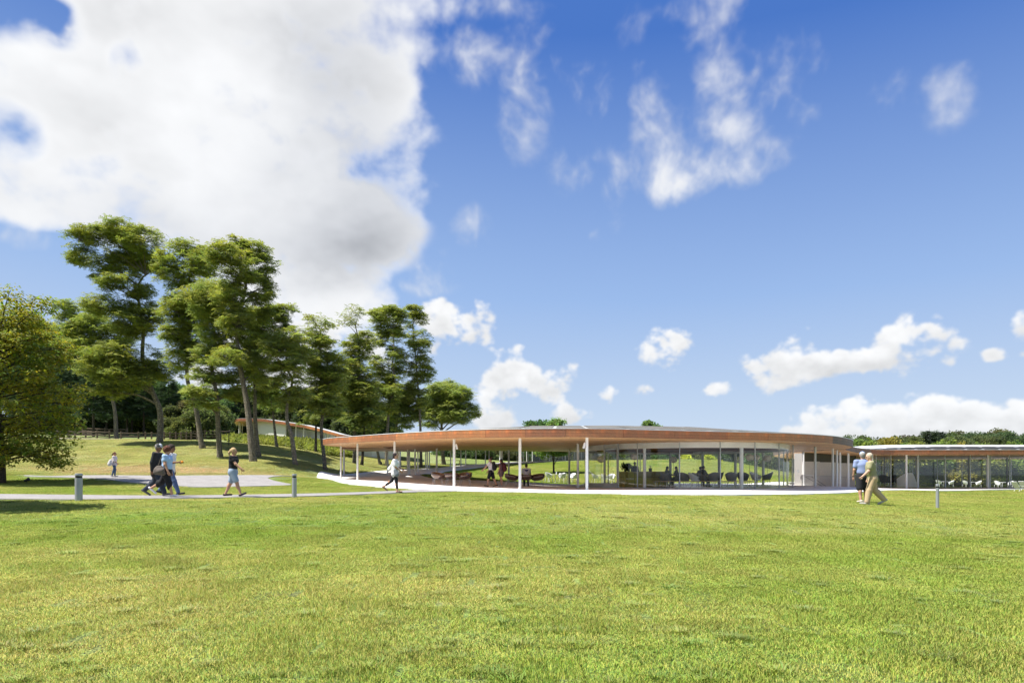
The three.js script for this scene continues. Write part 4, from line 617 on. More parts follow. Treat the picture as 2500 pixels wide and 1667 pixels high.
tallTree({ seed: 12, d: 92, r: 0.3, deep: 2, label: 'tree with a pale S shaped trunk rising over the front roof', trunk: v8([[1325, 1485], [1322, 1300], [1330, 1150], [1345, 960], [1385, 780], [1370, 620], [1385, 500], [1370, 350]]), masses: v8([[1330, 780, 76, 76], [1330, 1000, 76, 56], [1250, 220, 82, 52], [1350, 225, 100, 52], [1300, 310, 100, 62], [1420, 260, 72, 52], [1260, 420, 56, 50], [1390, 360, 72, 44], [1400, 520, 80, 52], [1410, 640, 72, 62], [1280, 700, 72, 52], [1240, 620, 56, 52], [1290, 850, 72, 62], [1380, 900, 72, 60]]) });
tallTree({ seed: 13, d: 95, r: 0.27, label: 'tree with a flat tuft at its top, right of the pale S shaped trunk', trunk: v8([[1605, 1475], [1600, 1160], [1580, 850], [1565, 600], [1545, 450], [1535, 300]]), masses: v8([[1580, 930, 84, 66], [1540, 1050, 76, 46], [1540, 190, 76, 36], [1570, 240, 62, 44], [1600, 500, 72, 52], [1530, 400, 46, 56, 1], [1655, 420, 46, 46, 1], [1590, 620, 82, 44], [1600, 720, 90, 52], [1650, 680, 52, 44], [1560, 820, 72, 52], [1500, 300, 40, 40, 1]]) });
tallTree({ seed: 14, d: 106, r: 0.4, deep: 2.6, label: 'broad rounded tree at the right end of the row', trunk: [[1083, 1138], [1078, 1060], [1080, 1000], [1092, 950]], masses: v8([[1820, 920, 140, 80], [1730, 1020, 110, 70], [1880, 1020, 110, 66], [1800, 790, 66, 46], [1880, 850, 100, 52], [1750, 860, 100, 52], [1950, 890, 82, 52], [1700, 930, 82, 62], [1850, 960, 130, 72], [2000, 1000, 72, 44], [1650, 1000, 62, 52], [1780, 1060, 110, 52], [1920, 1080, 90, 52], [2040, 1050, 46, 26], [1660, 1110, 60, 40]]), tone: [0.283, 0.362, 0.059] });
tallTree({ seed: 15, d: 97, r: 0.3, label: 'darker tree standing between the S shaped trunk and the flat tuft', trunk: [[975, 1139], [967, 1060], [972, 1000], [982, 950]], masses: v8([[1430, 960, 84, 76], [1480, 1060, 84, 56], [1440, 830, 82, 52], [1480, 930, 72, 62], [1400, 1040, 52, 52], [1460, 1110, 52, 44], [1530, 1010, 50, 50]]), tone: [0.227, 0.306, 0.055] });
tallTree({ seed: 16, d: 84, r: 0.24, label: 'dark forked tree low behind the roof edge, leaves touching it', trunk: [[883, 1141], [888, 1060], [893, 1010], [905, 970]], masses: v8([[1160, 1060, 90, 52], [1080, 1090, 70, 44], [1230, 1060, 60, 50], [1000, 1090, 60, 44]]), bark: barkDark, tone: [0.219, 0.291, 0.049] });
tallTree({ seed: 17, d: 93, r: 0.26, label: 'leaning grey trunked tree under the left part of the roof', trunk: [[928, 1132], [918, 1085], [905, 1030], [908, 970]], masses: v8([[1200, 880, 70, 60], [1230, 990, 62, 52]]), tone: [0.266, 0.334, 0.056] });

// rounded trees and shrubs made of a few masses
function roundTree(o) {
  const r = rng(o.seed), base = o.base ?? at(o.sx, o.d, -0.05), tree = thing(o.name ?? 'broadleaf_tree', o.label, o.category ?? 'tree', base, 0, o.group), leaves = [], limbs = [];
  const h = o.topPx ? W(o.sx, o.topPx, o.d).y - base.y : o.h, w = o.w, foot = o.foot ?? 0.25, R = o.r ?? h * 0.022, lean = V((r() - 0.5) * 0.08 * h, 0, (r() - 0.5) * 0.08 * h);
  const trunk = [V(0, -0.1, 0), lean.clone().multiplyScalar(0.4).add(V(0, h * 0.3, 0)), lean.clone().add(V(0, h * 0.72, 0))];
  const n = o.masses ?? Math.round(clamp(w * 1.3, 5, 13));
  for (let i = 0; i < n; i++) {
    const a = i * 2.4 + r(), t = (i + 0.5) / n, y = h * lerp(foot + 0.08, 0.90, t), k = w * 0.5 * Math.sqrt(Math.max(0.05, 1 - (((y / h) - (o.belly ?? 0.5)) / 0.58) ** 2)) * (0.55 + 0.4 * r()), c = V(Math.cos(a) * k * 0.75, y, Math.sin(a) * k * 0.75);
    const m = w * (0.17 + 0.11 * r()) * (o.puff ?? 1), pads = Math.round(clamp((o.pads ?? 9) * Math.pow(m, 0.9), 3, 24)); fillMass(leaves, c, m * 1.1, m * (o.tall ?? 0.8), m * 1.1, r, pads, o.per ?? 20, o.flat ?? 0.6);
    const q = new THREE.CatmullRomCurve3(trunk).getPoint(clamp(y / h - 0.15, 0.15, 0.9)); limbs.push(limb([q, q.clone().lerp(c, 0.5).add(V(0, 0.05 * h, 0)), c], R * 0.42, 0.015, 5, 4));
  }
  part('trunk', limb(trunk, R, R * 0.3, 7, 8), o.bark ?? barkDark, tree);
  part('branches', merge(limbs), o.bark ?? barkDark, tree);
  foliage(tree, leaves, o.leaf ?? 'bush', o.seed, o.tone ?? [0.075, 0.12, 0.026], o.size ?? 1, leafMat);
  return tree;
}
// pines: tall dark stems with drooping tiers
function pine(o) {
  const r = rng(o.seed), base = o.base ?? at(o.sx, o.d, -0.05), tree = thing('pine_tree', o.label, 'tree', base, 0, o.group), leaves = [], limbs = [], h = o.h, R = o.r ?? h * 0.018, bare = o.bare ?? 0.3;
  for (let y = h * bare; y < h * 0.97; y += h * 0.045 * (0.7 + 0.6 * r())) {
    const reach = (o.w ?? h * 0.3) * 0.5 * Math.pow(1 - (y - h * bare) / (h * (1 - bare)) * 0.92, 0.8) * (0.6 + 0.5 * r()), n = 3 + Math.floor(r() * 2), a0 = r() * 6.28;
    for (let i = 0; i < n; i++) { const a = a0 + i * 6.283 / n + r() * 0.5, e = V(Math.cos(a) * reach, y - reach * (0.12 + 0.2 * r()), Math.sin(a) * reach), m = V(e.x * 0.5, y + reach * 0.03, e.z * 0.5); limbs.push(limb([V(0, y, 0), m, e], R * 0.22, 0.012, 5, 4)); const k = Math.round(6 + reach * 9 * (o.dense ?? 1)); for (let j = 0; j < k; j++) { const t = 0.25 + 0.75 * r(), p = V(e.x * t, lerp(y, e.y, t) + (r() - 0.5) * 0.3, e.z * t).add(V((r() - 0.5) * reach * 0.35, 0, (r() - 0.5) * reach * 0.35)); p.yaw = -a + (r() - 0.5) * 1.6; leaves.push(p); } }
  }
  part('trunk', limb([V(0, -0.1, 0), V((r() - 0.5) * 0.2, h * 0.5, 0), V(0, h, 0)], R, 0.03, 8, 10), barkDark, tree);
  part('branches', merge(limbs), barkDark, tree);
  foliage(tree, leaves, 'needle', o.seed, o.tone ?? [0.055, 0.10, 0.032], o.size ?? 1.5, needleMat);
  return tree;
}
const nth = (i) => ['first', 'second', 'third', 'fourth', 'fifth', 'sixth', 'seventh', 'eighth', 'ninth', 'tenth', 'eleventh', 'twelfth', 'thirteenth', 'fourteenth', 'fifteenth', 'sixteenth', 'seventeenth', 'eighteenth'][i];
// the wood behind the fence
[[169, 1058, 128, 13], [182, 1056, 132, 14], [196, 1057, 126, 12.5], [227, 1056, 118, 13.5], [260, 1056, 128, 12.5], [284, 1054, 122, 14], [309, 1055, 126, 13], [321, 1055, 131, 13.5], [350, 1055, 124, 12], [410, 1052, 130, 11], [140, 1054, 124, 13.5], [112, 1054, 130, 13], [84, 1054, 126, 12], [50, 1054, 130, 13]].sort((a, b) => a[0] - b[0]).forEach(([sx, , d, h], i) => pine({ seed: 100 + i, sx, d, h, w: 6.2, bare: 0.30, label: 'dark pine behind the rail fence, ' + nth(i) + ' stem from the left in the wood', group: 'pines of the wood behind the fence', dense: 1.1 }));
[[98, 140, 748, 11, 'dark round topped tree rising behind the yellowish tree at the left edge'], [215, 138, 812, 10, 'broad bushy tree filling the wood left of the crooked tree'], [330, 142, 880, 9, 'bushy tree of the wood behind the crooked trunk'], [395, 138, 915, 9, 'bushy tree at the right end of the pine wood'], [30, 145, 770, 12, 'dark leafy tree far behind the left edge'], [272, 150, 838, 11, 'leafy tree deep in the pine wood'], [160, 144, 775, 10, 'leafy tree of the wood, between the edge tree and the crooked tree'], [455, 146, 930, 10, 'leafy tree of the wood, right of the crooked trunk'], [500, 150, 945, 10, 'leafy tree of the wood, left of the hilltop roof']].forEach(([sx, d, h, w, label], i) => roundTree({ seed: 130 + i, sx, d, topPx: h + 25, w, label, foot: i === 0 || i === 4 ? 0.2 : 0.3, tone: [0.101, 0.178, 0.042], size: 1.5, pads: 7, per: 22 }));
[[120, 146, 5], [160, 141, 4.4], [205, 144, 5], [245, 140, 4.2], [290, 143, 5], [335, 141, 4.4], [375, 144, 5.2], [405, 140, 4.6], [70, 143, 5], [20, 146, 5]].forEach(([sx, d, h], i) => roundTree({ name: 'shrub', category: 'shrub', seed: 400 + i, sx, d, h: h * 0.62, w: 6.5, label: 'dark undergrowth bush among the pines, ' + nth(Math.round([2, 3, 4, 5, 6, 7, 8, 9, 1, 0][i] ?? i)) + ' from the left', group: 'undergrowth of the pine wood', foot: 0, belly: 0.35, tone: [0.13, 0.17, 0.045], size: 1.4, pads: 6 }));
[[447, 118, 4.2, 4.6, 'pale green shrub beside the fence right of the crooked trunk', [0.17, 0.20, 0.05]], [470, 122, 6.4, 5, 'brownish green shrub left of the hilltop pavilion', [0.15, 0.14, 0.05]], [500, 119, 5, 5.2, 'light green shrub left of the hilltop pavilion', [0.17, 0.21, 0.05]], [523, 124, 5.6, 4.6, 'yellow green shrub nearest the hilltop roof', [0.16, 0.2, 0.05]], [425, 121, 5.6, 5, 'olive shrub among the fence posts', [0.11, 0.13, 0.035]], [548, 133, 3.6, 4.4, 'low green bush at the left end of the hilltop pavilion', [0.12, 0.17, 0.04]]].forEach(([sx, d, h, w, label, tone], i) => roundTree({ name: 'shrub', category: 'shrub', seed: 150 + i, sx, d, h, w, label, tone, foot: 0.02, belly: 0.4, size: 1.1 }));
[[505, 160, 11, 10], [545, 165, 12, 10], [585, 168, 12.5, 11], [630, 170, 12, 11], [675, 168, 12.5, 11], [720, 165, 13, 11], [765, 160, 13, 10], [808, 155, 13, 10], [850, 150, 12, 9], [890, 150, 11, 8], [930, 148, 9.5, 8]].forEach(([sx, d, h, w], i) => roundTree({ seed: 170 + i, base: W(sx, 1052 + i * 3.5, d).add(V(0, -3.5, 0)), h: h + 2, w, label: ['dark', 'leafy', 'olive', 'dense', 'mid green', 'rounded', 'tall', 'deep green', 'bushy', 'low', 'smaller'][i] + ' tree ' + ['left of the hilltop pavilion', 'just above the left tip of the hilltop roof', 'behind the left half of the hilltop roof', 'behind the middle of the hilltop roof', 'behind the pale hilltop wall', 'behind the hilltop glass', 'behind the right half of the hilltop roof', 'behind the right end of the hilltop roof', 'right of the hilltop roof', 'seen between trunks above the front roof', 'seen right of the S shaped trunk'][i], foot: 0.1, tone: i % 3 === 2 ? [0.085, 0.115, 0.035] : [0.062, 0.1, 0.026], size: 1.5, pads: 7 }));
// the yellowish tree at the left edge: wide tiers of larger leaves
{
  const d = 40, r = rng(77), base = at(3, d), tree = thing('spreading_tree', 'yellow green spreading tree with low hanging tiers at the left edge of the lawn', 'tree', base), leaves = [], limbs = [];
  const trunk = [V(0, -0.1, 0), V(-0.05, 2, 0), V(-0.15, 5, 0.1), V(-0.2, 7.6, 0), V(-0.1, 9.5, 0)];
  const top_ = 11.2;
  for (let i = 0; i < 92; i++) {
    const t = (i + r()) / 92, y0 = lerp(1.6, 9.0, t), prof = Math.sqrt(Math.max(0.02, 1 - ((t - 0.36) / 0.68) ** 2)) * 4.6, a = i * 2.39996 + r() * 0.5, reach = prof * (0.45 + 0.68 * r());
    const rise = lerp(-0.10, 0.75, t) * reach * (0.7 + 0.5 * r()), b = new THREE.CatmullRomCurve3(trunk).getPoint(clamp(y0 / 9.6, 0, 1)), e = V(b.x + Math.cos(a) * reach, y0 + rise - (t < 0.3 ? 0.5 * r() : 0), b.z + Math.sin(a) * reach), m = b.clone().lerp(e, 0.5).add(V(0, 0.3, 0));
    limbs.push(limb([b, m, e], 0.055, 0.012, 5, 6));
    const path = new THREE.CatmullRomCurve3([b, m, e]);
    for (let k = 0; k < 6; k++) { const u = 0.34 + 0.66 * Math.pow(r(), 0.8), p = path.getPoint(u), s = 0.75 * (1.15 - 0.5 * u); const tint = (r() - 0.5) * 0.7; for (let q = 0; q < 6; q++) { const l = p.clone().add(V((r() - 0.5) * 2 * s, (r() - 0.6) * 0.85, (r() - 0.5) * 2 * s)); l.tint = tint; leaves.push(l); } }
  }
  part('trunk', limb(trunk, 0.24, 0.03, 10, 16), barkDark, tree); part('branches', merge(limbs), barkDark, tree);
  foliage(tree, leaves, 'broad', 78, [0.29, 0.325, 0.022], 1.12);
}
// its neighbour outside the frame, whose shadow falls on the lawn at the left
roundTree({ name: 'spreading_tree', leaf: 'broad', seed: 79, base: onGround(-17.6, -17.4), h: 8, w: 5.6, label: 'leafy tree beyond the left edge that throws a shadow on the near lawn', tone: [0.255, 0.294, 0.038], foot: 0.25, pads: 12 });
// courtyard trees, hedge beyond the lawn, and the trees on the right
roundTree({ name: 'courtyard_tree', leaf: 'broad', size: 1.5, seed: 201, sx: 1352, d: 80, topPx: 1024, w: 3.8, foot: 0.30, r: 0.13, label: 'small leafy tree growing in the courtyard lawn, its top showing above the roof', tone: [0.196, 0.326, 0.056], masses: 9 });
roundTree({ seed: 202, sx: 1306, d: 128, topPx: 1030, base: W(1306, 1120, 128), w: 5, label: 'dark green tree behind the roof, left of the courtyard tree top', tone: [0.117, 0.210, 0.053], size: 1.5, foot: 0.2 });
roundTree({ seed: 203, sx: 1594, d: 126, topPx: 1022, base: W(1594, 1122, 126), w: 3.4, label: 'single round tree crown showing above the middle of the front roof', tone: [0.147, 0.242, 0.066], size: 1.25, foot: 0.15, belly: 0.62 });
roundTree({ seed: 204, sx: 1183, d: 135, topPx: 1046, base: W(1183, 1130, 135), w: 4, label: 'pale tree top just showing over the roof left of the courtyard', tone: [0.235, 0.336, 0.085], size: 1.25, foot: 0.15 });
[[1480, 132, 5.2, 6], [1535, 130, 6, 6], [1585, 133, 5.2, 6], [1632, 129, 5.5, 6], [1660, 131, 4.8, 5], [1712, 130, 5.2, 5], [1775, 129, 6.2, 6], [1808, 126, 6.4, 6], [1840, 122, 6.8, 6], [1872, 118, 7, 6], [1905, 114, 7, 6], [1425, 135, 5, 6], [1375, 136, 5.4, 6], [1230, 136, 5.2, 7], [1275, 138, 5, 7], [1170, 133, 5, 7], [1110, 132, 5, 7]].sort((a, b) => a[0] - b[0]).forEach(([sx, d, h, w], i) => roundTree({ seed: 220 + i, sx, d: d - (sx > 1460 && sx < 1800 ? 5 : 0), topPx: sx < 1400 ? 1098 : 1092 + (i % 3) * 4 + sstep(1800, 1900, sx) * 8, w: w * 1.1, name: 'hedgerow_tree', label: 'bushy tree of the hedgerow beyond the courtyard lawn, ' + nth(i) + ' from the left', group: 'hedgerow beyond the courtyard', foot: 0.02, belly: 0.4, tone: [0.08 + 0.025 * (i % 3), 0.135 + 0.02 * (i % 2), 0.04], size: 1.25, pads: 8 }));
[[1679, 126, 4.6, 2.7, 'left'], [1738, 126, 4.8, 2.8, 'right']].forEach(([sx, d, h, w, s], i) => roundTree({ name: 'shrub', category: 'shrub', seed: 245 + i, sx, d: 121, topPx: 1108, w, label: s + ' one of two bright yellow green shrubs seen through the round glass room', foot: 0.02, belly: 0.4, tone: [0.509, 0.568, 0.056], size: 1.1 }));
const low_ = (i) => ['willowy', 'light green', 'bushy', 'dense', 'feathery', 'olive', 'dark', 'broad'][i % 8];
[[2092, 82, 5], [2120, 88, 5.2], [2152, 84, 5.6], [2185, 90, 5.4], [2216, 84, 5.8], [2248, 92, 5.6], [2278, 85, 5.6], [2310, 90, 5.2], [2340, 84, 5.6], [2372, 90, 5.4], [2402, 85, 5.2], [2434, 92, 5.8], [2466, 85, 5.4], [2500, 90, 5.6], [2540, 86, 5.6], [2585, 90, 5.4]].forEach(([sx, d, h], i) => roundTree({ seed: 260 + i, sx, d, h, w: 4.6, name: 'small_tree', label: 'small tree seen through the lower pavilion glass, ' + nth(i) + ' from the left', group: 'trees right behind the lower pavilion', foot: 0.02, belly: 0.42, tone: [0.19 + 0.05 * (i % 3), 0.27 + 0.03 * (i % 2), 0.05], size: 1.0, pads: 9, per: 22 }));
[[2090, 185, 1068, 13, 11, 'rounded tree at the left end of the far ridge', 0], [2128, 180, 1074, 12, 10, 'low rounded tree beside the roof join on the right', 0], [2160, 200, 1078, 11, 8, 'yellow green tree of the far ridge', 1], [2188, 196, 1076, 11, 8, 'smaller lime coloured tree of the far ridge', 1], [2215, 190, 1066, 13, 11, 'leafy tree left of the tall pine on the ridge', 0], [2240, 210, 1070, 13, 10, 'brownish tree just left of the tall pine', 2], [2312, 200, 1062, 13, 9, 'round tree right of the dark pine on the ridge', 0], [2345, 188, 1072, 11, 10, 'low light green tree before the ridge', 0], [2352, 215, 1059, 14, 12, 'tree on the crest right of the pines', 0], [2385, 205, 1058, 14, 12, 'broad tree in the middle of the right ridge', 0], [2420, 196, 1066, 12, 11, 'lower tree before the big domed tree', 0], [2452, 205, 1048, 17, 13, 'big domed dark tree on the right ridge', 0], [2482, 198, 1054, 15, 11, 'dark tree right of the big domed tree', 0], [2520, 200, 1060, 14, 12, 'tree at the right edge of the ridge', 0]].forEach(([sx, d, ty, h, w, label, k], i) => { const p = W(sx, ty, d); roundTree({ seed: 300 + i, base: p.clone().add(V(0, -h, 0)), h, w, label, foot: 0.1, belly: 0.45, tone: k === 1 ? [0.17, 0.19, 0.04] : k === 2 ? [0.115, 0.10, 0.055] : [0.10 + 0.02 * (i % 3), 0.155, 0.05], size: 1.6, pads: 6.5, per: 22 }); });
[[2270, 195, 1046, 16, 8.5, 'tall pale green pine standing highest on the right ridge', [0.07, 0.105, 0.045]], [2292, 200, 1054, 15, 6, 'darker pine close to the right of the tallest pine', [0.035, 0.06, 0.028]], [2310, 204, 1055, 15, 6.5, 'second dark pine right of the tallest pine', [0.045, 0.075, 0.032]]].forEach(([sx, d, ty, h, w, label, tone], i) => pine({ seed: 330 + i, base: W(sx, ty, d).add(V(0, -h, 0)), h, w, bare: 0.1, label, tone, size: 2.4, dense: 1.6 }));
// the unmown meadow below the hilltop hall
{
  const r = rng(91), spots = [], c = new THREE.InstancedMesh(twigs.bush[1], leafMat, 9000), m = new THREE.Matrix4(), q = new THREE.Quaternion(), e = new THREE.Euler(); let n = 0;
  const poly = byDepth([[545, 126], [600, 127], [700, 124], [790, 117], [850, 110], [868, 98], [800, 93], [740, 97], [680, 100], [620, 101], [575, 106], [540, 116]]), b = bbox(poly);
  while (n < 9000) { const x = lerp(b[0], b[2], r()), z = lerp(b[1], b[3], r()); if (!inside(poly, x, z)) continue; const k = fbm2(x * 0.16, z * 0.16, 4, 3), s = (0.9 + 0.7 * r() + 1.5 * Math.max(0, k)) * (1 - 0.55 * sstep(108, 124, -z)); e.set((r() - 0.5), r() * 6.28, (r() - 0.5)); m.compose(onGround(x, z, 0.1 + 0.32 * s * r()), q.setFromEuler(e), V(s * 0.8, s, s * 0.8)); c.setMatrixAt(n, m); const g = 0.8 + 0.4 * r() - 0.35 * k, y = fbm2(x * 0.3, z * 0.3, 3, 5); c.setColorAt(n, lin((0.27 + 0.12 * y) * g, (0.30 + 0.04 * y) * g, 0.05 * g)); n++; }
  c.name = 'meadow'; shadows(c); scene.add(c); tag(c, 'tall unmown green and yellow meadow below the hilltop pavilion', 'meadow', null, 'stuff');
}
// ---------------------------------------------------------------- fences, bollards, lamps
M.rail = mat(0.20, 0.155, 0.12, 0.9); M.rail.map = barkTex;
function fence(list, label, hgt, name = 'rail_fence') {      // posts in the ground and three rails from post to post
  const P = list.map(([sx, d]) => at(sx, d)), f = thing(name, label, 'fence', P[0]), rel = (p, y) => p.clone().sub(P[0]).add(V(0, y, 0));
  P.forEach((p, i) => { part('post', box(0.17, hgt + 0.45, 0.17).translate(...rel(p, hgt / 2).toArray()), M.rail, f); if (!i) return; for (const y of [0.28, 0.62, 0.97]) { const a = rel(P[i - 1], y * hgt), b = rel(p, y * hgt), l = a.distanceTo(b); const g = box(l - 0.02, 0.15, 0.05); g.rotateZ(Math.asin((b.y - a.y) / l)).rotateY(-Math.atan2(b.z - a.z, b.x - a.x)); const c = a.add(b).multiplyScalar(0.5); part('rail', g.translate(c.x, c.y, c.z + 0.11), M.rail, f); } });
  return f;
}
fence([[128, 103], [152, 102.5], [168, 102.5], [182, 102], [208, 101.5], [236, 101], [266, 101]], 'dark wooden rail fence on the hill, left run up to the gap', 1.4);
fence([[294, 105], [337, 105], [354, 105.5], [369, 106], [384, 106.5], [400, 107], [414, 107.5], [428, 108], [441, 108.5], [454, 109], [466, 109.5], [480, 110]], 'dark wooden rail fence on the hill, run right of the gap behind the trunks', 1.4);
fence([[395, 117], [430, 117], [465, 117], [500, 117], [530, 117], [560, 117]], 'higher dark rail fence that ends beside the hilltop meadow', 1.4);
fence([[200, 122], [226, 121], [255, 120], [284, 120], [310, 120]], 'short length of dark rail fence farther back under the pines', 1.3);
M.bollard = mat(0.34, 0.355, 0.37, 0.45, { metalness: 0.35 }); M.black = mat(0.02, 0.02, 0.022, 0.5);
[[191, 20.9, 'leftmost grey bollard light, before the path at the left'], [718, 24.5, 'grey bollard light in front of the path left of the white paving'], [2290, 24.1, 'grey bollard light standing alone in the lawn at the right']].forEach(([sx, d, label], i) => {
  const b = thing('bollard_light', label, 'bollard', at(sx, d), 0, 'bollard lights on the lawn');
  const pr = [[0.082, -0.05], [0.082, 0.70], [0.080, 0.705]].map((p) => new THREE.Vector2(...p)); part('post', new THREE.LatheGeometry(pr, 22), M.bollard, b);
  part('lamp_slot', merge([cyl(0.045, 0.045, 0.07, 0, 0.70, 0, 14), ...[0.4, 2.0, 3.6, 5.2].map((a) => box(0.02, 0.075, 0.05, 0.06 * Math.cos(a), 0.74, 0.06 * Math.sin(a), -a))]), M.black, b);
  b.scale.set([1.28, 1, 0.66][i], 1, [1.28, 1, 0.66][i]); part('cap', new THREE.LatheGeometry([[0, 0.845], [0.07, 0.845], [0.082, 0.838], [0.082, 0.77], [0.075, 0.765], [0, 0.765]].map((p) => new THREE.Vector2(...p)), 22), M.bollard, b);
});
{ const p = thing('path_lamp', 'thin post with a flat lamp head on the hillside, above the blonde walker', 'lamp', at(558, 76)); part('post', cyl(0.05, 0.045, 1.5, 0, -0.1, 0, 8), M.rail, p); part('lamp_head', new THREE.LatheGeometry([[0, 1.56], [0.16, 1.52], [0.17, 1.46], [0.04, 1.40]].map((q) => new THREE.Vector2(...q)), 12), M.black, p); }
{ const p = thing('ground_spotlight', 'small black spotlight on the grass at the left', 'spotlight', at(64, 40)); part('stake', cyl(0.02, 0.015, 0.2, 0, -0.05, 0, 6), M.black, p); part('lamp_housing', merge([rod(V(-0.12, 0.14, 0), V(0.1, 0.24, 0), 0.07, 0.095, 12), rod(V(0.1, 0.24, 0), V(0.13, 0.255, 0), 0.105, 0.105, 12), box(0.3, 0.03, 0.16, 0, 0.02, 0)]), M.black, p); }

// ---------------------------------------------------------------- furniture
// clover benches: three swollen dished seats joined in a row, on wire legs
M.bronze = phys(0.13, 0.085, 0.07, 0.14, { metalness: 0.6, clearcoat: 1, clearcoatRoughness: 0.06 });
M.chrome = mat(0.55, 0.55, 0.56, 0.25, { metalness: 0.9 });
function cloverBench(sx, d, label, seats) {
  const b = thing('clover_bench', label, 'bench', at(sx, d, 0.05));
  for (const [x, z, tiltX, tiltZ, yaw] of seats) {
    const prof = [[0.001, 0.10], [0.16, 0.105], [0.28, 0.15], [0.36, 0.235], [0.42, 0.275], [0.475, 0.27], [0.505, 0.225], [0.49, 0.15], [0.40, 0.06], [0.24, 0.01], [0.001, 0]].map((p) => new THREE.Vector2(p[0], p[1]));
    const g = new THREE.LatheGeometry(new THREE.SplineCurve(prof).getPoints(30).map((p) => new THREE.Vector2(Math.max(p.x, 0.0005), p.y)), 36); g.scale(0.93, 1.3, 0.86); g.rotateZ(tiltZ); g.rotateX(tiltX); g.rotateY(yaw); g.translate(x, 0.39, z);
    const seat = part('seat', g, M.bronze, b);
    for (const [lx, lz] of [[-0.26, 0.2], [0.26, 0.2], [-0.2, -0.22], [0.22, -0.2]]) part('leg', rod(V(x + lx * 1.35, 0, z + lz * 1.3), V(x + lx * 0.85, 0.46, z + lz * 0.85), 0.010, 0.012, 6), M.chrome, seat);
  }
  return b;
}
cloverBench(1102, 43.2, 'shiny bronze bench of three dished seats, left one under the roof, nobody on it', [[-0.88, -0.10, 0.18, -0.16, 0.2], [0.0, 0.14, 0.06, 0.0, 0], [0.88, -0.12, 0.26, 0.06, -0.2]]);
cloverBench(1280, 43.8, 'shiny bronze bench of three dished seats with a person sitting on it', [[-0.86, -0.08, 0.10, -0.20, 0.1], [0.06, 0.16, 0.04, 0.0, 0], [0.90, -0.08, 0.18, 0.14, -0.1]]);
// white outdoor chairs and tables
M.white = mat(0.78, 0.78, 0.77, 0.45);
function shellGeo(w, d, h, back, wrap) {      // a moulded shell: seat that turns up into a back and arms
  const pos = [], idx = [], n = 16, m = 10;
  for (let i = 0; i <= n; i++) for (let j = 0; j <= m; j++) { const a = lerp(-wrap, wrap, i / n), t = j / m, up = Math.pow(t, 2.2), rim = h * (0.52 + (back - 0.52) * Math.pow(Math.max(0, Math.cos(a * 0.5)), 3)); pos.push(-Math.cos(a) * d * 0.5 * (0.15 + 0.85 * Math.sqrt(t)) - up * 0.06 * Math.cos(a * 0.5), up * rim + 0.012 * Math.cos(a), Math.sin(a) * w * 0.5 * (0.15 + 0.85 * Math.sqrt(t))); }
  for (let i = 0; i < n; i++) for (let j = 0; j < m; j++) { const a = i * (m + 1) + j, b = a + m + 1; idx.push(a, a + 1, b, b, a + 1, b + 1); }
  const k = pos.length / 3; pos.push(d * 0.42, 0.0, -w * 0.36, d * 0.42, 0, w * 0.36, 0, -0.02, 0); // front lip
  idx.push(0, k + 2, k, k, k + 2, k + 1, k + 1, k + 2, n * (m + 1));
  const outer = geoFrom(pos, idx), q = pos.slice(); const nr = outer.attributes.normal; for (let i = 0; i < q.length / 3; i++) { q[i * 3] += nr.getX(i) * 0.018; q[i * 3 + 1] += nr.getY(i) * 0.018; q[i * 3 + 2] += nr.getZ(i) * 0.018; }
  return merge([outer, geoFrom(q, idx.slice().reverse())]);
}
const chairShell = shellGeo(0.62, 0.58, 0.44, 1.0, 2.5), chairLeg = (x, z) => rod(V(x * 1.35, 0, z * 1.35), V(x, 0.45, z), 0.013, 0.017, 6);
function outdoorChair() { const c = thing('outdoor_chair', '', 'chair', V(0, 0, 0)); part('seat_shell', chairShell.clone().translate(0, 0.44, 0), M.white, c); for (const [x, z] of [[-0.18, -0.19], [-0.18, 0.19], [0.2, -0.18], [0.2, 0.18]]) part('leg', chairLeg(x, z), M.white, c); return c; }
function outdoorTable() { const t = thing('outdoor_table', '', 'table', V(0, 0, 0)); part('table_top', merge([new THREE.CylinderGeometry(0.46, 0.46, 0.025, 30).translate(0, 0.72, 0)]), M.white, t); part('stem', cyl(0.035, 0.03, 0.71, 0, 0, 0, 10), M.white, t); part('foot', new THREE.LatheGeometry([[0, 0.035], [0.06, 0.03], [0.25, 0.008], [0.26, 0]].map((p) => new THREE.Vector2(...p)), 24), M.white, t); return t; }
let chair0 = null, table0 = null;
function again(proto, make, pos, turn, label, group) { const o = proto ? proto.clone() : make(); if (proto) { o.name = numbered(proto.name.replace(/_\d+$/, '')); scene.add(o); } o.position.copy(pos); o.rotation.y = turn; tag(o, label, o.userData.category, group); return o; }
function diningSet(sx, d, chairs, where, group) {
  const c = at(sx, d); table0 = (() => { const t = again(table0, outdoorTable, c, 0, 'white round outdoor table ' + where, 'white outdoor tables'); return table0 ?? t; })();
  chairs.forEach(([a, r, l], i) => { const x = c.x + Math.cos(a) * r, z = c.z + Math.sin(a) * r, t = again(chair0, outdoorChair, onGround(x, z), Math.atan2(-(c.z - z), c.x - x), 'white shell outdoor chair ' + l + ' ' + where, group); chair0 = chair0 ?? t; });
}
diningSet(1356, 61, [[2.6, 0.72, 'at the left of the table'], [0.5, 0.72, 'at the near right of the table'], [-2.4, 0.75, 'at the far left of the table'], [-0.7, 0.75, 'at the far right of the table']], 'of the left courtyard pair', 'white chairs on the courtyard lawn');
diningSet(1386, 61.5, [[2.3, 0.72, 'at the near left of the table'], [0.4, 0.72, 'at the right of the table'], [-0.9, 0.75, 'at the far side of the table']], 'of the right courtyard pair', 'white chairs on the courtyard lawn');
diningSet(1470, 62, [[2.7, 0.72, 'left of the table'], [0.4, 0.72, 'right of the table']], 'seen through the glass doors', 'white chairs seen through the glass doors');
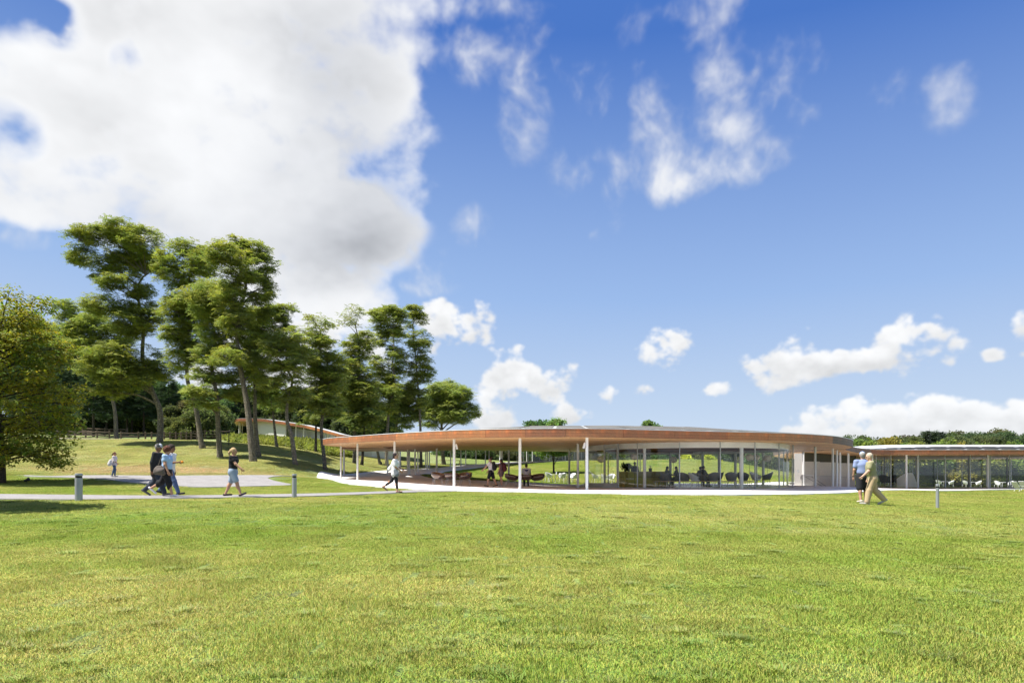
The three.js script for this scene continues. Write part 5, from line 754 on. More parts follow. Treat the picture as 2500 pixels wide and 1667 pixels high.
diningSet(1496, 61.5, [[3.0, 0.72, 'left of the table'], [0.2, 0.72, 'right of the table'], [-1.5, 0.75, 'behind the table']], 'just right of the glass doors', 'white chairs seen through the glass doors');
diningSet(2305, 78, [[2.8, 0.72, 'left of the table'], [0.3, 0.72, 'right of the table']], 'behind the lower pavilion, left set', 'white chairs behind the lower pavilion');
diningSet(2372, 77, [[2.9, 0.72, 'left of the table'], [0.2, 0.72, 'right of the table']], 'behind the lower pavilion, middle set', 'white chairs behind the lower pavilion');
diningSet(2448, 76, [[2.8, 0.72, 'left of the table'], [0.3, 0.72, 'right of the table']], 'behind the lower pavilion, right set', 'white chairs behind the lower pavilion');
{ const p = at(1357, 61, 0.735); const b = thing('bottle', 'white bottle on the left outdoor table of the courtyard', 'bottle', p.clone().add(V(0.05, 0, 0))); part('body', new THREE.LatheGeometry([[0, 0], [0.04, 0], [0.042, 0.15], [0.015, 0.21], [0.014, 0.27], [0, 0.27]].map((q) => new THREE.Vector2(...q)), 12), M.white, b); }
// white lounge chairs at the right edge
[[2489, 52, 'front white reclining lounge chair at the right edge of the lawn'], [2506, 53, 'second white lounge chair half cut by the right edge']].forEach(([sx, d, label]) => {
  const c = thing('lounge_chair', label, 'lounge chair', at(sx, d), 0.25, 'white lounge chairs on the lawn'); c.scale.setScalar(0.82);
  part('seat', box(0.62, 0.03, 0.55, 0.12, 0.34, 0), M.white, c); const bk = box(0.75, 0.03, 0.55); bk.rotateZ(-0.95); bk.translate(-0.38, 0.62, 0); part('backrest', bk, M.white, c);
  for (const z of [-0.24, 0.24]) { part('leg', rod(V(-0.30, 0, z), V(-0.12, 0.33, z), 0.02), M.white, c); part('leg', rod(V(0.5, 0, z), V(0.36, 0.33, z), 0.02), M.white, c); part('armrest', rod(V(-0.34, 0.55, z * 1.15), V(0.3, 0.50, z * 1.15), 0.022), M.white, c); }
});
// inside the round room
M.shellGrey = mat(0.20, 0.19, 0.18, 0.85); M.shellWhite = mat(0.78, 0.78, 0.76, 0.6); M.shellDark = mat(0.02, 0.02, 0.02, 0.7); M.wood = new THREE.MeshStandardMaterial({ color: lin(0.50, 0.36, 0.20), map: fasciaTex, roughness: 0.5 });
const armShell = shellGeo(0.82, 0.78, 0.58, 1.0, 2.4);
[[1624, 47.4, 'grey', 2.2, 'behind the counter end'], [1672, 46.4, 'grey', 0.8, 'right of the middle mullion'], [1697, 45.6, 'white', -0.4, 'between two dark ones'], [1742, 46.2, 'grey', 1.6, 'broadest, before the right middle mullion'], [1752, 48.6, 'black', 2.6, 'farther back near the right middle mullion'], [1786, 46.0, 'grey', 1.2, 'left of the thick inner column'], [1815, 46.8, 'black', 1.0, 'touching the thick inner column on its left'], [1847, 47.6, 'white', -0.8, 'just right of the thick inner column'], [1872, 47.8, 'black', 2.9, 'at the right end of the round room']].forEach(([sx, d, c, turn, l]) => {
  const m = c === 'grey' ? M.shellGrey : c === 'white' ? M.shellWhite : M.shellDark, o = thing('armchair', c + ' shell armchair ' + l + ' in the glass room', 'armchair', at(sx, d, 0.066), turn, 'armchairs in the round glass room');
  part('seat_shell', armShell.clone().translate(0, 0.40, 0), m, o); part('cushion', new THREE.CylinderGeometry(0.3, 0.28, 0.08, 20).translate(0.02, 0.45, 0), m, o);
  for (const [x, z] of [[-0.22, -0.22], [-0.22, 0.22], [0.22, -0.22], [0.22, 0.22]]) part('leg', rod(V(x * 1.3, 0, z * 1.3), V(x * 0.8, 0.42, z * 0.8), 0.012, 0.014, 6), M.chrome, o);
});
{ // long low wooden bench that follows the glass
  const P = (a, q) => V(ROOM.x + q * Math.sin(a), 0, ROOM.z + q * Math.cos(a)), c = P(0.15, 5.2), g0 = groundAt(c.x, c.z) + 0.066, b = thing('long_bench', 'long low wooden bench with thin legs, curving along the inside of the glass', 'bench', V(c.x, g0, c.z));
  const pos = [], idx = [], uv = []; const A0 = -0.62, A1 = 0.66, n = 24; for (let i = 0; i <= n; i++) { const a = lerp(A0, A1, i / n); for (const [q, y] of [[5.42, 0.40], [5.42, 0.44], [4.98, 0.44], [4.98, 0.40]]) { const p = P(a, q); pos.push(p.x - c.x, y, p.z - c.z); uv.push(a * 5, q); } if (i) for (let j = 0; j < 4; j++) { const k = (j + 1) % 4, s = (i - 1) * 4, t = i * 4; idx.push(s + j, s + k, t + j, t + j, s + k, t + k); } } idx.push(0, 2, 1, 0, 3, 2, n * 4, n * 4 + 1, n * 4 + 2, n * 4, n * 4 + 2, n * 4 + 3);
  part('seat', flatNormals(geoFrom(pos, idx, uv)), M.wood, b);
  for (let i = 0; i <= 9; i++) for (const q of [5.36, 5.04]) { const p = P(lerp(A0 + 0.02, A1 - 0.02, i / 9), q).sub(c); part('leg', rod(V(p.x, 0, p.z), V(p.x, 0.40, p.z), 0.011, 0.011, 5), M.chrome, b); }
}
{ // bar counter with white lettering
  const o = thing('bar_counter', 'olive wooden bar counter with white lettering inside the round glass room', 'counter', at(1566, 48.6, 0.066)); const m = new THREE.MeshStandardMaterial({ color: lin(0.52, 0.44, 0.08), map: fasciaTex, roughness: 0.45 });
  const s = new THREE.Shape(); s.moveTo(-1.65, 0.4); s.quadraticCurveTo(-0.6, -0.35, 1.85, -0.3); s.lineTo(1.85, 0.35); s.quadraticCurveTo(-0.2, 0.3, -1.3, 0.95); s.closePath();
  const g = new THREE.ExtrudeGeometry(s, { depth: 1.05, bevelEnabled: false, curveSegments: 20 }); g.rotateX(-Math.PI / 2); g.scale(1, 1, -1); g.index || 0; part('body', flatNormals(g).scale(1, 1, 1), new THREE.MeshStandardMaterial({ color: m.color, map: fasciaTex, roughness: 0.45, side: THREE.DoubleSide }), o);
  const t = new THREE.ExtrudeGeometry(s, { depth: 0.04, bevelEnabled: false, curveSegments: 20 }); t.rotateX(-Math.PI / 2); t.scale(1.03, 1, -1.06); t.translate(0, 1.052, 0); part('counter_top', flatNormals(t), new THREE.MeshStandardMaterial({ color: lin(0.50, 0.34, 0.15), map: fasciaTex, roughness: 0.4, side: THREE.DoubleSide }), o);
  const font = await new FontLoader().loadAsync('fonts/droid/droid_serif_regular.typeface.json').catch(() => null) ?? await new FontLoader().loadAsync('fonts/droid/droid_sans_regular.typeface.json');
  const tx = new TextGeometry('Pavilion', { font, size: 0.115, depth: 0.012, curveSegments: 3, bevelEnabled: false }); tx.applyMatrix4(new THREE.Matrix4().makeShear(0, 0, 0.2, 0, 0, 0)); tx.rotateY(0.395); tx.translate(-1.24, 0.52, 0.945); part('lettering', tx, mat(0.85, 0.84, 0.8, 0.5), o); M.counterPos = o.position;
}
[[1535, 48.5, 'dark green potted plant standing on the left end of the bar counter'], [1527, 48.7, 'bushy potted plant at the far left of the bar counter']].forEach(([sx, d, label], i) => { const o = thing('potted_plant', label, 'plant', at(sx, d, 1.16)); part('pot', new THREE.LatheGeometry([[0, 0], [0.08, 0], [0.1, 0.16], [0.09, 0.16]].map((q) => new THREE.Vector2(...q)), 14), M.shellDark, o); const l = [], r = rng(500 + i); for (let k = 0; k < 26; k++) l.push(V((r() - 0.5) * 0.36, 0.2 + r() * 0.26, (r() - 0.5) * 0.36)); foliage(o, l, 'bush', 501 + i, [0.05, 0.09, 0.025], 0.42); });
{ const o = thing('coffee_grinder', 'dark box shaped grinder on the middle of the bar counter', 'grinder', at(1588, 48.8, 1.16)); part('body', box(0.2, 0.24, 0.2, 0, 0.12, 0), M.shellDark, o); part('hopper', new THREE.CylinderGeometry(0.1, 0.06, 0.18, 14).translate(0, 0.33, 0), new THREE.MeshPhysicalMaterial({ color: lin(0.8, 0.8, 0.8), transmission: 0.9, roughness: 0.05, thickness: 0 }), o); }
M.paper = phys(0.93, 0.82, 0.66, 0.95, { transmission: 0.35, thickness: 0, side: THREE.DoubleSide });
[[1468, 46.6, 1.9, 'paper globe lamp behind the glass doors'], [1550, 46.4, 2.08, 'paper globe lamp beside the left inner column'], [1645, 49.5, 1.93, 'paper globe lamp left of the middle mullion'], [1831, 46.2, 1.98, 'paper globe lamp half hidden by the right inner column'], [1846, 47.2, 1.98, 'pale paper globe lamp right of the right inner column'], [1874, 48.0, 1.92, 'paper globe lamp at the right end of the room']].forEach(([sx, d, y, label]) => {
  const o = thing('globe_lamp', label, 'floor lamp', at(sx, d, 0.066), 0, 'paper globe lamps in the glass room');
  const pr = []; for (let i = 0; i <= 24; i++) { const a = lerp(-1.45, 1.45, i / 24); pr.push(new THREE.Vector2(0.27 * Math.cos(a) * (1 + 0.012 * (i % 2)), y + 0.23 * Math.sin(a))); } part('shade', new THREE.LatheGeometry(pr, 28), M.paper, o);
  part('pole', cyl(0.012, 0.012, y - 0.2, 0, 0.01, 0, 8), M.black, o); part('base', cyl(0.14, 0.13, 0.02, 0, 0, 0, 20), M.black, o);
});
// far and lower hall furniture
{ const p = at(1100, 108), o = thing('picnic_bench', 'orange picnic bench far off beyond the covered walk', 'bench', p); const m = mat(0.62, 0.24, 0.05, 0.7); part('seat', box(3.4, 0.06, 0.5, 0, 0.62, 0), m, o); for (const x of [-1.4, 1.4]) part('leg', box(0.08, 0.62, 0.4, x, 0.31, 0), m, o); }
{ const p0 = at(2216, 62.5, 0.07), o = thing('curved_screen', 'white curved freestanding screen inside the lower pavilion', 'screen', p0); const pos = [], idx = []; for (let i = 0; i <= 20; i++) { const t = i / 20, x = -0.95 + 2.4 * t, z = 0.5 * Math.sin(t * 4), h = 1.32 * Math.pow(Math.sin(Math.PI * clamp(t * 0.95 + 0.12, 0, 1)), 0.55) * (1 - 0.72 * sstep(0.45, 0.85, t)); pos.push(x, 0, z, x, h, z, x + 0.02, h, z - 0.06, x + 0.02, 0, z - 0.06); if (i) for (let j = 0; j < 4; j++) { const k = (j + 1) % 4, a = (i - 1) * 4, b = i * 4; idx.push(a + j, b + j, a + k, b + j, b + k, a + k); } } part('panel', geoFrom(pos, idx), M.white, o); }
[[2160, 63, 0.6, 'leftmost dark lounge armchair inside the lower pavilion'], [2176, 64, 1.8, 'middle dark lounge armchair inside the lower pavilion'], [2194, 63.4, 2.4, 'dark lounge armchair beside the white curved screen']].forEach(([sx, d, turn, label]) => { const o = thing('lounge_armchair', label, 'armchair', at(sx, d, 0.075), turn, 'dark armchairs in the lower pavilion'); part('seat_shell', armShell.clone().scale(1.1, 1.25, 1.1).translate(0, 0.36, 0), M.shellDark, o); for (const [x, z] of [[-0.22, -0.22], [-0.22, 0.22], [0.22, -0.22], [0.22, 0.22]]) part('leg', rod(V(x * 1.3, 0, z * 1.3), V(x, 0.40, z), 0.014, 0.014, 6), M.chrome, o); });
// ---------------------------------------------------------------- people: one smooth surface per body, clothes as shells over it
// a field is filled bone by bone and meshed with surface nets
function fieldMesh(prims, cell, blend) {
  const lo = V(1e9, 1e9, 1e9), hi = V(-1e9, -1e9, -1e9);
  for (const p of prims) if (!p.cut) { const r = Math.max(p.ra, p.rb ?? p.ra) * Math.max(1, ...(p.s ?? [1])) + cell * 2 + blend; for (const q of [p.a, p.b ?? p.a]) { lo.min(V(q.x - r, q.y - r, q.z - r)); hi.max(V(q.x + r, q.y + r, q.z + r)); } }
  const nx = Math.ceil((hi.x - lo.x) / cell) + 1, ny = Math.ceil((hi.y - lo.y) / cell) + 1, nz = Math.ceil((hi.z - lo.z) / cell) + 1, F = new Float32Array(nx * ny * nz).fill(1);
  for (const p of prims) {
    if (p.cut) { for (let k = 0; k < nz; k++) for (let j = 0; j < ny; j++) for (let i = 0; i < nx; i++) { const x = lo.x + i * cell, y = lo.y + j * cell, z = lo.z + k * cell; if (p.box && (x < p.box[0] || x > p.box[1] || y < p.box[2] || y > p.box[3])) continue; const d = (x - p.a.x) * p.n.x + (y - p.a.y) * p.n.y + (z - p.a.z) * p.n.z, q = k * ny * nx + j * nx + i; if (d > F[q]) F[q] = d; } continue; }
    const a = p.a, b = p.b ?? p.a, R = Math.max(p.ra, p.rb ?? p.ra) * Math.max(1, ...(p.s ?? [1])) + cell * 2 + blend, bx = b.x - a.x, by = b.y - a.y, bz = b.z - a.z, bb = bx * bx + by * by + bz * bz;
    const i0 = Math.max(0, Math.floor((Math.min(a.x, b.x) - R - lo.x) / cell)), i1 = Math.min(nx - 1, Math.ceil((Math.max(a.x, b.x) + R - lo.x) / cell)), j0 = Math.max(0, Math.floor((Math.min(a.y, b.y) - R - lo.y) / cell)), j1 = Math.min(ny - 1, Math.ceil((Math.max(a.y, b.y) + R - lo.y) / cell)), k0 = Math.max(0, Math.floor((Math.min(a.z, b.z) - R - lo.z) / cell)), k1 = Math.min(nz - 1, Math.ceil((Math.max(a.z, b.z) + R - lo.z) / cell));
    const [sx, sy, sz] = p.s ?? [1, 1, 1], sm = Math.min(sx, sy, sz), kb = p.k ?? blend;
    for (let k = k0; k <= k1; k++) for (let j = j0; j <= j1; j++) for (let i = i0; i <= i1; i++) {
      const x = lo.x + i * cell - a.x, y = lo.y + j * cell - a.y, z = lo.z + k * cell - a.z, t = bb > 0 ? clamp((x * bx + y * by + z * bz) / bb, 0, 1) : 0;
      const d = (Math.hypot((x - bx * t) / sx, (y - by * t) / sy, (z - bz * t) / sz) - lerp(p.ra, p.rb ?? p.ra, t)) * sm, q = k * ny * nx + j * nx + i, f = F[q];
      const h = Math.max(kb - Math.abs(d - f), 0) / Math.max(kb, 1e-6); F[q] = Math.min(d, f) - h * h * kb * 0.25;
    }
  }
  const id = new Int32Array(nx * ny * nz).fill(-1), pos = [], idx = [], off = [0, 1, nx, nx + 1, nx * ny, nx * ny + 1, nx * ny + nx, nx * ny + nx + 1], E = [[0, 1], [2, 3], [4, 5], [6, 7], [0, 2], [1, 3], [4, 6], [5, 7], [0, 4], [1, 5], [2, 6], [3, 7]];
  for (let k = 0; k < nz - 1; k++) for (let j = 0; j < ny - 1; j++) for (let i = 0; i < nx - 1; i++) {
    const q = k * nx * ny + j * nx + i; let m = 0; for (let c = 0; c < 8; c++) if (F[q + off[c]] < 0) m |= 1 << c; if (m === 0 || m === 255) continue;
    let x = 0, y = 0, z = 0, n = 0; for (const [a, b] of E) { const fa = F[q + off[a]], fb = F[q + off[b]]; if ((fa < 0) === (fb < 0)) continue; const t = fa / (fa - fb); x += lerp(a & 1, b & 1, t); y += lerp((a >> 1) & 1, (b >> 1) & 1, t); z += lerp((a >> 2) & 1, (b >> 2) & 1, t); n++; }
    id[q] = pos.length / 3; pos.push(lo.x + (i + x / n) * cell, lo.y + (j + y / n) * cell, lo.z + (k + z / n) * cell);
  }
  const quad = (a, b, c, d, f) => { if (a < 0 || b < 0 || c < 0 || d < 0) return; f ? idx.push(a, b, c, a, c, d) : idx.push(a, c, b, a, d, c); };
  const X_ = 1, Y_ = nx, Z_ = nx * ny;
  for (let k = 1; k < nz - 1; k++) for (let j = 1; j < ny - 1; j++) for (let i = 1; i < nx - 1; i++) { const q = k * Z_ + j * Y_ + i, s = F[q] < 0; if (s !== F[q + X_] < 0) quad(id[q - Y_ - Z_], id[q - Z_], id[q], id[q - Y_], s); if (s !== F[q + Y_] < 0) quad(id[q - X_ - Z_], id[q - X_], id[q], id[q - Z_], s); if (s !== F[q + Z_] < 0) quad(id[q - X_ - Y_], id[q - Y_], id[q], id[q - X_], s); }
  return geoFrom(pos, idx);
}
const cap = (a, b, ra, rb, s, k) => ({ a, b, ra, rb, s, k }), ball = (a, r, s, k) => ({ a, ra: r, s, k });
const skinTone = { pale: [0.58, 0.36, 0.26], tan: [0.46, 0.26, 0.17], brown: [0.24, 0.125, 0.075], dark: [0.12, 0.065, 0.042] };
const cloth = (r, g, b) => mat(r, g, b, 0.9), memo = {};
const paint = (c) => memo[c.join()] ??= cloth(...c);
const eyeMat = mat(0.03, 0.025, 0.02, 0.3), lipMat = (c) => paint(c.map((v, i) => v * [0.85, 0.55, 0.6][i]));
// the figure faces +x; y is up; z is its right hand side
function person(o) {
  const H = o.h, f = o.build ?? 1, fem = o.female ? 1 : 0, g = thing('person', o.label, 'person', o.pos, o.turn ?? 0, o.group);
  const cell = o.cell ?? 0.014, up = V(0, 1, 0);
  const hip = V(0, 0.525 * H, 0), lean = (o.lean ?? 3) * RAD, spine = V(Math.sin(lean), Math.cos(lean), 0), chest = hip.clone().addScaledVector(spine, 0.22 * H), neck = hip.clone().addScaledVector(spine, 0.315 * H), shoulderY = hip.clone().addScaledVector(spine, 0.292 * H);
  const headTilt = (o.headTilt ?? 0) * RAD, look = (o.look ?? 0) * RAD, headC = neck.clone().add(V(0.012 + 0.05 * Math.sin(lean + headTilt) * H * 0.6, 0.098 * H, 0));
  const legs = [1, -1].map((s, i) => { const l = o.legs[i], hp = hip.clone().add(V(0, -0.01 * H, s * 0.052 * H)), a = l[0] * RAD, kn = l[1] * RAD, out = (l[3] ?? 2) * RAD * s, knee = hp.clone().add(V(Math.sin(a), -Math.cos(a), Math.sin(out)).multiplyScalar(0.245 * H)), ank = knee.clone().add(V(Math.sin(a - kn), -Math.cos(a - kn), 0).multiplyScalar(0.24 * H)), ft = (l[2] ?? 0) * RAD, dir = V(Math.cos(ft), Math.sin(ft), 0.12 * s); return { hp, knee, ank, toe: ank.clone().add(dir.clone().multiplyScalar(0.118 * H)).add(V(0, -0.026 * H * Math.cos(ft), 0)), heel: ank.clone().add(dir.clone().multiplyScalar(-0.028 * H)).add(V(0.026 * H * Math.sin(ft), -0.024 * H * Math.cos(ft), 0)) }; });
  const sole = Math.min(...legs.flatMap((l) => [l.toe.y, l.heel.y])) - 0.019 * H;
  const arms = [1, -1].map((s, i) => { const l = o.arms[i], sh = shoulderY.clone().add(V(0, 0, s * (0.108 - 0.012 * fem) * H * Math.sqrt(f))), a = l[0] * RAD, out = (l[2] ?? 8) * RAD * s, e = l[1] * RAD, el = sh.clone().add(V(Math.sin(a) * Math.cos(out), -Math.cos(a) * Math.cos(out), Math.sin(out)).multiplyScalar(0.172 * H)), inw = (l[3] ?? 0) * RAD * -s, dir = V(Math.sin(a + e) * Math.cos(inw), -Math.cos(a + e) * Math.cos(inw), Math.sin(inw) + 0.3 * Math.sin(out)).normalize(), wr = el.clone().addScaledVector(dir, 0.15 * H); return { sh, el, wr, dir, s }; });
  for (const v of [hip, chest, neck, shoulderY, headC, ...legs.flatMap((l) => [l.hp, l.knee, l.ank, l.toe, l.heel]), ...arms.flatMap((l) => [l.sh, l.el, l.wr])]) v.y -= sole;
  const w = H * Math.sqrt(f), skin = skinTone[o.skin ?? 'pale'];
  const torso = (k = 0) => [cap(hip.clone().addScaledVector(spine, -0.02 * H), hip.clone().addScaledVector(spine, 0.09 * H), 0.078 * w * (1 + 0.07 * fem) + k, 0.068 * w * (1 + 0.25 * (f - 1)) + k, [0.95, 1, 1.18]), cap(hip.clone().addScaledVector(spine, 0.10 * H).add(V((o.belly ?? 0) * H, 0, 0)), chest, 0.068 * w * (1 + 0.5 * (f - 1)) + k, 0.075 * w + k, [0.98, 1, 1.22]), cap(chest, shoulderY.clone().addScaledVector(spine, -0.02 * H), 0.074 * w + k, 0.058 * w + k, [0.92, 1, 1.42]), ...(fem ? [ball(chest.clone().add(V(0.052 * H, 0.002 * H, 0.034 * H)), 0.036 * w + k), ball(chest.clone().add(V(0.052 * H, 0.002 * H, -0.034 * H)), 0.036 * w + k)] : [])];
  const upper = (l, k, t = 1) => cap(l.sh, l.sh.clone().lerp(l.el, t), 0.031 * w + k, lerp(0.031, 0.025, t) * w + k), fore = (l, k, t = 1) => cap(l.el, l.el.clone().lerp(l.wr, t), 0.0255 * w + k, lerp(0.0255, 0.0165, t) * w + k);
  const thigh = (l, k, t = 1) => cap(l.hp, l.hp.clone().lerp(l.knee, t), 0.054 * w + k, lerp(0.054, 0.034, t) * w + k), shank = (l, k, t = 1, b = 0) => cap(l.knee, l.knee.clone().lerp(l.ank, t), 0.034 * w + k, lerp(0.034, 0.0215, t) * w + k), calf = (l, k) => ball(l.knee.clone().lerp(l.ank, 0.3).add(V(-0.012 * H, 0, 0)), 0.033 * w + k, [1, 1.7, 1]);
  const foot = (l, k) => [cap(l.heel, l.toe, 0.021 * H + k, 0.017 * H + k, [1, 0.85, 1.2])];
  // body
  const P = [...torso(-0.008), cap(neck.clone().addScaledVector(spine, -0.02 * H), headC.clone().add(V(-0.012 * H, -0.03 * H, 0)), 0.031 * w, 0.029 * w), ball(headC, 0.052 * H, [1, 1.15, 0.85]), ...arms.flatMap((l) => [upper(l, 0), fore(l, 0), ball(l.sh, 0.034 * w)]), ...legs.flatMap((l) => [thigh(l, 0), shank(l, 0), calf(l, 0), ...foot(l, -0.004)])];
  const bodyGeo = [fieldMesh(P, cell, 0.03)];
  // head on its own finer grid
  const hd = (v) => v.applyAxisAngle(V(0, 0, 1), -headTilt).applyAxisAngle(up, -look).multiplyScalar(H / 1.75).add(headC), hs = H / 1.75;
  if (!o.plain) {
    const hp = [ball(hd(V(-0.008, 0.022, 0)), 0.098 * hs, [1, 1.02, 0.8]), ball(hd(V(0.022, -0.045, 0)), 0.072 * hs, [0.95, 1, 0.78]), ball(hd(V(0.06, -0.085, 0)), 0.03 * hs, [1, 0.9, 1.1]), cap(hd(V(0.086, 0.01, 0)), hd(V(0.112, -0.03, 0)), 0.010 * hs, 0.016 * hs, undefined, 0.012), cap(hd(V(0.087, -0.063, 0.018)), hd(V(0.087, -0.063, -0.018)), 0.010 * hs, 0.010 * hs, undefined, 0.01), cap(hd(V(0.083, 0.028, 0.045)), hd(V(0.09, 0.028, -0.045)), 0.013 * hs, 0.013 * hs, undefined, 0.02), cap(hd(V(-0.03, -0.05, 0)), neck.clone(), 0.052 * hs, 0.05 * hs), ...[1, -1].map((s) => ball(hd(V(-0.008, -0.008, s * 0.082)), 0.024 * hs, [0.75, 1.35, 0.45], 0.008))];
    bodyGeo.push(fieldMesh(hp, 0.006, 0.022));
    for (const s of [1, -1]) part('eye', new THREE.SphereGeometry(0.0125 * hs, 10, 8).translate(...hd(V(0.083, 0.006, s * 0.034)).toArray()), eyeMat, g);
    part('mouth', rod(hd(V(0.097, -0.063, 0.02)), hd(V(0.097, -0.063, -0.02)), 0.0035), lipMat(skin), g);
    // hands on finer grids: palm, four fingers of two joints, thumb
    for (const l of arms) {
      const n = V(0, 0, l.s), pal = l.dir.clone(), side = pal.clone().cross(n).normalize().multiplyScalar(l.s), inn = n.clone().multiplyScalar(-1), at_ = (u, v, t) => l.wr.clone().addScaledVector(pal, u * hs).addScaledVector(side, v * hs).addScaledVector(inn, t * hs), curl = (l.grip ?? o.grip ?? 0.35);
      const q = [cap(l.el.clone().lerp(l.wr, 0.8), l.wr, 0.0185 * w, 0.0165 * w), cap(at_(0.02, 0.018, 0), at_(0.075, 0.022, 0.004), 0.016 * hs, 0.016 * hs), cap(at_(0.02, -0.016, 0), at_(0.075, -0.026, 0.004), 0.016 * hs, 0.015 * hs)];
      [[0.034, 0.075], [0.012, 0.084], [-0.011, 0.078], [-0.033, 0.062]].forEach(([v, len], i) => { const a = at_(0.082, v * 0.95, 0.004), b = at_(0.082 + len * 0.5 * Math.cos(curl), v * 1.05, 0.004 + len * 0.5 * Math.sin(curl)), c = at_(0.082 + len * (0.5 * Math.cos(curl) + 0.5 * Math.cos(curl * 2.4)), v * 1.05, 0.004 + len * (0.5 * Math.sin(curl) + 0.5 * Math.sin(curl * 2.4))); q.push(cap(a, b, 0.0092 * hs, 0.0085 * hs, undefined, 0.004), cap(b, c, 0.0085 * hs, 0.007 * hs, undefined, 0.004)); });
      q.push(cap(at_(0.018, 0.026, 0.004), at_(0.05, 0.052, 0.018), 0.012 * hs, 0.010 * hs, undefined, 0.008), cap(at_(0.05, 0.052, 0.018), at_(0.083, 0.056, 0.028), 0.010 * hs, 0.0078 * hs, undefined, 0.004));
      bodyGeo.push(fieldMesh(q, 0.0045, 0.01));
    }
  }
  part('body', merge(bodyGeo), paint(skin), g);
  // clothes
  const shell = (name, prims, color, bl = 0.03, c2 = cell) => part(name, fieldMesh(prims, c2, bl), Array.isArray(color) ? paint(color) : color, g);
  const t = o.top, low = o.low;
  const neckCut = { cut: true, a: neck.clone().addScaledVector(spine, 0.012 * H), n: V(Math.sin(lean) + 0.25, Math.cos(lean), 0).normalize() };
  if (t) shell(t.name ?? 'shirt', [...torso(0.012 + (t.loose ?? 0)), cap(neck.clone().addScaledVector(spine, -0.03 * H), neck.clone().addScaledVector(spine, 0.03 * H), 0.04 * w, 0.034 * w), ...(t.hem ? [cap(hip.clone().add(V(0, -0.05 * H, 0)), hip.clone().add(V(0, -t.hem * H, 0)), 0.082 * w + (t.loose ?? 0), 0.088 * w + (t.flare ?? t.loose ?? 0), [0.95, 1, 1.2])] : []), ...arms.flatMap((l) => [ball(l.sh, 0.036 * w + 0.012 + (t.loose ?? 0) * 0.5), upper(l, 0.013 + (t.loose ?? 0), Math.min(1, t.sleeve * 2)), ...(t.sleeve > 0.5 ? [fore(l, 0.014 + (t.loose ?? 0) * 0.6, t.sleeve * 2 - 1)] : [])]), neckCut], t.color);
  if (low) {
    const k = 0.011 + (low.loose ?? 0), T = Math.min(1, low.len * 2), S = Math.max(0, low.len * 2 - 1);
    const q = [cap(hip.clone().addScaledVector(spine, -0.025 * H), hip.clone().addScaledVector(spine, 0.07 * H), 0.081 * w * (1 + 0.07 * fem) + k * 0.7, 0.071 * w * (1 + 0.25 * (f - 1)) + k * 0.7, [0.95, 1, 1.19]), ...legs.flatMap((l) => [thigh(l, k + (T < 1 ? 0.01 : 0.004), T * 0.98), ...(S > 0 ? [shank(l, k + (low.loose ?? 0) * 0.6, S), ...(low.tight ? [] : [calf(l, k * 0.6)])] : [])])];
    if (low.skirt) q.push(cap(hip.clone().add(V(0, -0.04 * H, 0)), legs[0].knee.clone().add(legs[1].knee).multiplyScalar(0.5).add(V(0, low.skirt * H, 0)), 0.088 * w, 0.098 * w, [1.15, 1, 1.1]));
    shell(low.name ?? 'trousers', q, low.color, 0.022);
  }
  if (o.shoe) legs.forEach((l) => { const q = [cap(l.heel.clone(), l.toe.clone(), 0.024 * H, 0.0195 * H, [1.02, 0.95, 1.2])]; if (o.shoe.ankle) q.push(cap(l.ank.clone().lerp(l.heel, 0.3), l.ank.clone().add(V(0, o.shoe.ankle * H, 0)), 0.028 * H, 0.027 * H)); part('shoe', fieldMesh(q, 0.008, 0.015), paint(o.shoe.color), g); });
  if (o.hair) {
    const hp = (o.hair.style === 'curly') ? [ball(hd(V(-0.02, 0.04, 0)), 0.128 * hs, [1, 0.95, 1]), ...Array.from({ length: 40 }, (_, i) => { const a = i * 2.4, y = 1 - i / 20; const rr = Math.sqrt(1 - y * y); return ball(hd(V(-0.025 + 0.118 * rr * Math.cos(a) - (Math.cos(a) > 0.3 && y < 0.4 ? 0.09 : 0), 0.035 + 0.115 * y, 0.115 * rr * Math.sin(a))), 0.03 * hs, [1, 1, 1], 0.01); })]
      : [ball(hd(V(-0.022, 0.038, 0)), 0.106 * hs, [1, 1, 0.86]), ...(o.hair.style === 'short' ? [ball(hd(V(-0.06, -0.02, 0)), 0.06 * hs, [0.8, 1, 1.1])] : []), ...(o.hair.style === 'bald' ? [] : [])];
    if (o.hair.style === 'tail') hp.push(ball(hd(V(-0.115, 0.05, 0)), 0.03 * hs), cap(hd(V(-0.12, 0.045, 0)), hd(V(-0.165, -0.05, 0.01)), 0.036 * hs, 0.042 * hs), cap(hd(V(-0.165, -0.05, 0.01)), hd(V(-0.165, -0.16, 0)), 0.042 * hs, 0.018 * hs));
    if (o.hair.style === 'bun') hp.push(ball(hd(V(-0.07, 0.15, 0)), 0.045 * hs));
    if (o.hair.style === 'long') hp.push(cap(hd(V(-0.06, 0.0, 0)), hd(V(-0.105, -0.16, 0)), 0.078 * hs, 0.072 * hs, [0.75, 1, 1]), cap(hd(V(-0.105, -0.16, 0)), hd(V(-0.12, -0.36, 0)), 0.068 * hs, 0.03 * hs, [0.7, 1, 1]));
    // the face stays free
    const fc = hd(V(0.05, 0.02, 0)), fn = hd(V(1.05, -0.28, 0)).sub(fc).normalize();
    if (o.hair.style !== 'curly') hp.push({ cut: true, a: fc, n: fn });
    part('hair', fieldMesh(hp, 0.007, 0.02), paint(o.hair.color), g);
  }
